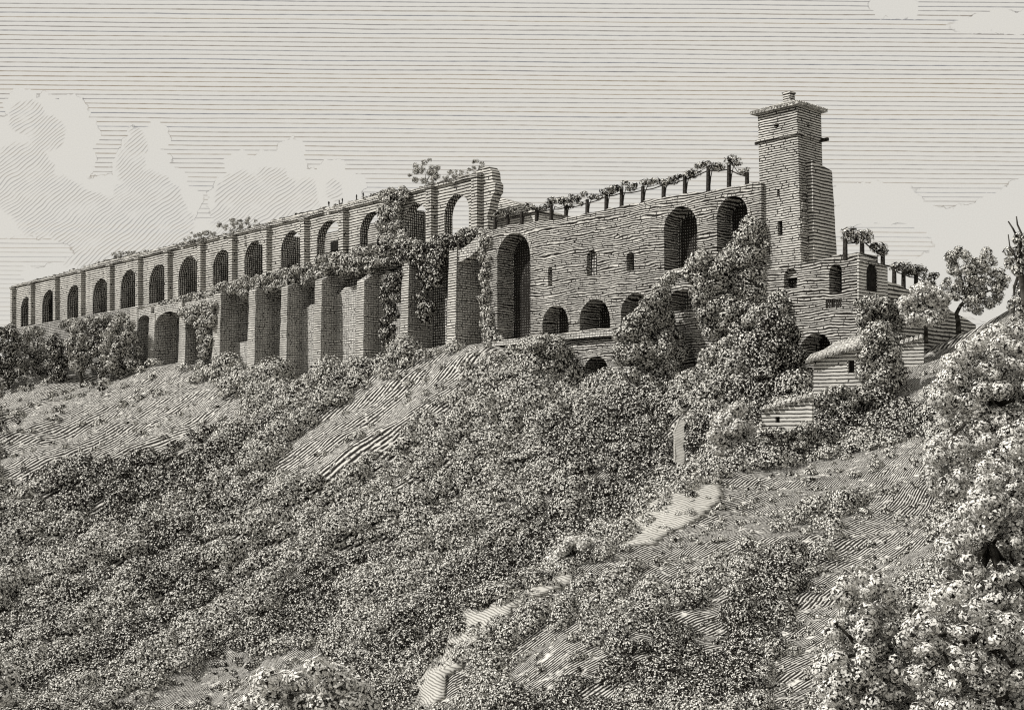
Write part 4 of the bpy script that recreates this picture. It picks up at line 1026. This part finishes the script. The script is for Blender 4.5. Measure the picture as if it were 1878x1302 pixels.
# ------------------------------------------------------------------ the thicket covering the slopes
BARE = [[(-20, 770), (140, 702), (262, 680), (285, 652), (345, 660), (400, 715), (480, 735), (450, 790), (300, 840), (240, 850), (130, 850), (60, 890), (0, 950)],
        [(630, 730), (760, 665), (850, 636), (905, 640), (870, 690), (790, 750), (720, 810), (650, 850), (570, 895), (500, 870), (560, 790)],
        [(1140, 1015), (1165, 955), (1320, 870), (1420, 860), (1640, 808), (1710, 800), (1720, 850), (1610, 910), (1470, 940), (1390, 1010), (1260, 1045), (1180, 1060)],
        [(1690, 840), (1725, 900), (1730, 1040), (1660, 1060), (1560, 1130), (1520, 1320), (1390, 1330), (1430, 1150), (1470, 1080), (1540, 970), (1620, 880)],
        [(735, 1330), (760, 1245), (820, 1190), (850, 1125), (960, 1090), (930, 1150), (880, 1190), (860, 1240), (840, 1330)],
        [(160, 1330), (320, 1235), (420, 1200), (600, 1195), (620, 1235), (500, 1290), (430, 1340)],
        [(1610, 740), (1655, 670), (1700, 620), (1760, 595), (1830, 570), (1900, 560), (1900, 630), (1800, 680), (1740, 730), (1670, 760)],
        [(1395, 745), (1490, 722), (1490, 755), (1400, 770)], [(1488, 640), (1590, 620), (1590, 712), (1488, 722)], [(920, 1190), (1070, 1150), (1100, 1240), (960, 1320)],
        [(1230, 1140), (1340, 1100), (1370, 1190), (1280, 1220)], [(1232, 862), (1236, 765), (1268, 765), (1266, 862)],
        [(1035, 1060), (1060, 1035), (1150, 1000), (1160, 1040), (1060, 1085)], [(905, 1140), (950, 1090), (1050, 1045), (1060, 1090), (960, 1145)],
        [(0, 690), (258, 680), (255, 745), (0, 790)], [(840, 640), (980, 612), (985, 640), (850, 668)]]
THIN = [[(1130, 1060), (1300, 1020), (1420, 960), (1640, 890), (1560, 1000), (1400, 1080), (1330, 1180), (1100, 1200), (960, 1240), (1000, 1130)], [(1100, 1180), (1200, 1180), (1180, 1302), (1050, 1302)], [(560, 880), (700, 820), (860, 700), (880, 740), (760, 880), (640, 960)]]
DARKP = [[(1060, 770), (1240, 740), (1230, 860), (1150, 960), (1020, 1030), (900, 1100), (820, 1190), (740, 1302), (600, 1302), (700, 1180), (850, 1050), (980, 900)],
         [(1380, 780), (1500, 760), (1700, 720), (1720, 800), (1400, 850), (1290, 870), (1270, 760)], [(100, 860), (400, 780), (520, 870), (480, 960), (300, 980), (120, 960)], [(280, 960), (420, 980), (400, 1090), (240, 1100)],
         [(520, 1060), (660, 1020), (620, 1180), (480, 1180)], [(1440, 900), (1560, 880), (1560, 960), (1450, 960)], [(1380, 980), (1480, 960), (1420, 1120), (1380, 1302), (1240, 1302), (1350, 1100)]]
def thicket():
    rows = []
    Y = 84.
    rg = np.random.default_rng(3)
    while Y < 545:
        r0 = .0076 * Y + .25
        st = r0 * 1.08
        xs = np.arange(-.43 * Y, .44 * Y, st)
        x = xs + rg.uniform(-.5, .5, len(xs)) * st; y = Y + rg.uniform(-.5, .5, len(xs)) * st
        rows.append(np.stack([x, y, np.full(len(x), r0)], 1)); Y += st
    A_ = np.concatenate(rows); z = terrain(A_[:, 0], A_[:, 1])
    px = CX + F * A_[:, 0] / A_[:, 1]; py = HY - F * z / A_[:, 1]
    rel = A_[:, :2] - FA.P
    d = rel @ FA.N; u_ = rel @ FA.U
    keep = np.ones(len(A_), bool)
    keep &= ~((d < 2.2) & (u_ < FA.u(1600)))
    keep &= ~((A_[:, 1] > 226) & (px > 1486) & (px < 1600) & (py < 716))
    keep &= py < 1345
    keep &= ~((px > 1630) & (A_[:, 1] > 232))
    for i in range(len(A_)):
        if keep[i]:
            q = (px[i] + rg.normal() * 9, py[i] + rg.normal() * 7)
            n_in = any(inpoly(q, b) for b in BARE)
            if n_in:
                if rg.random() > (.5 if A_[i, 1] < 215 else .26): keep[i] = False
                else: A_[i, 2] *= rg.uniform(.15, .5)
            if not n_in and any(inpoly((px[i], py[i]), b) for b in THIN) and rg.random() < .5: keep[i] = False
            if not n_in and rg.random() < .04: keep[i] = False
    A_ = A_[keep]; z = z[keep]
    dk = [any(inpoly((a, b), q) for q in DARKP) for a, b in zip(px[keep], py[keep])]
    tall = rg.uniform(.6, 1.25, len(A_)); big = rg.random(len(A_)) < .12; tall[big] *= 1.7
    r = A_[:, 2] * tall
    L = np.stack([A_[:, 0], A_[:, 1], z + r * .15, r, r, r * rg.uniform(.7, 1.15, len(A_))], 1)
    # hide what the camera never could see is not attempted: the whole slope is planted
    P, Q, S, I = [], [], [], []
    for li, (x, y, zz, rx, ry, rz) in enumerate(L):
        ls = .0012 * y + .03
        area = 2 * math.pi * rx * rz
        n = int(area * 1.7 / (ls * ls * 1.7))
        dd = rg.normal(size=(n, 3)); dd /= np.linalg.norm(dd, axis=1)[:, None]; dd[:, 2] = np.abs(dd[:, 2]) - .15
        rr = rg.uniform(.75, 1.12, n)
        P.append(np.array([x, y, zz]) + dd * rr[:, None] * np.array([rx, ry, rz])); Q.append(dd); S.append(ls * rg.uniform(.65, 1.35, n))
        du = (x + 5.2) * U[0] + (y - 320) * U[1]; dn = (x + 5.2) * N[0] + (y - 320) * N[1]
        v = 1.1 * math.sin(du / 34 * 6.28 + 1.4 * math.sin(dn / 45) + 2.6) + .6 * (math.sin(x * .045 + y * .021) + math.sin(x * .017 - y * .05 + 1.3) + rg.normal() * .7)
        I.append(np.full(n, 1 if v > .95 or (dk[li] and v > -.9) else 0))  # darker leaves paint the shade of ravine and gullies
    P, Q, S, I = map(np.concatenate, (P, Q, S, I))
    print('thicket lobes', len(L), 'leaves', len(P))
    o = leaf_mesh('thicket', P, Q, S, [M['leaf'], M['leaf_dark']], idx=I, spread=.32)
    tag(o, 'dense bushy thicket covering the slopes and the ravine below the ruin', 'thicket', kind='stuff')
thicket()
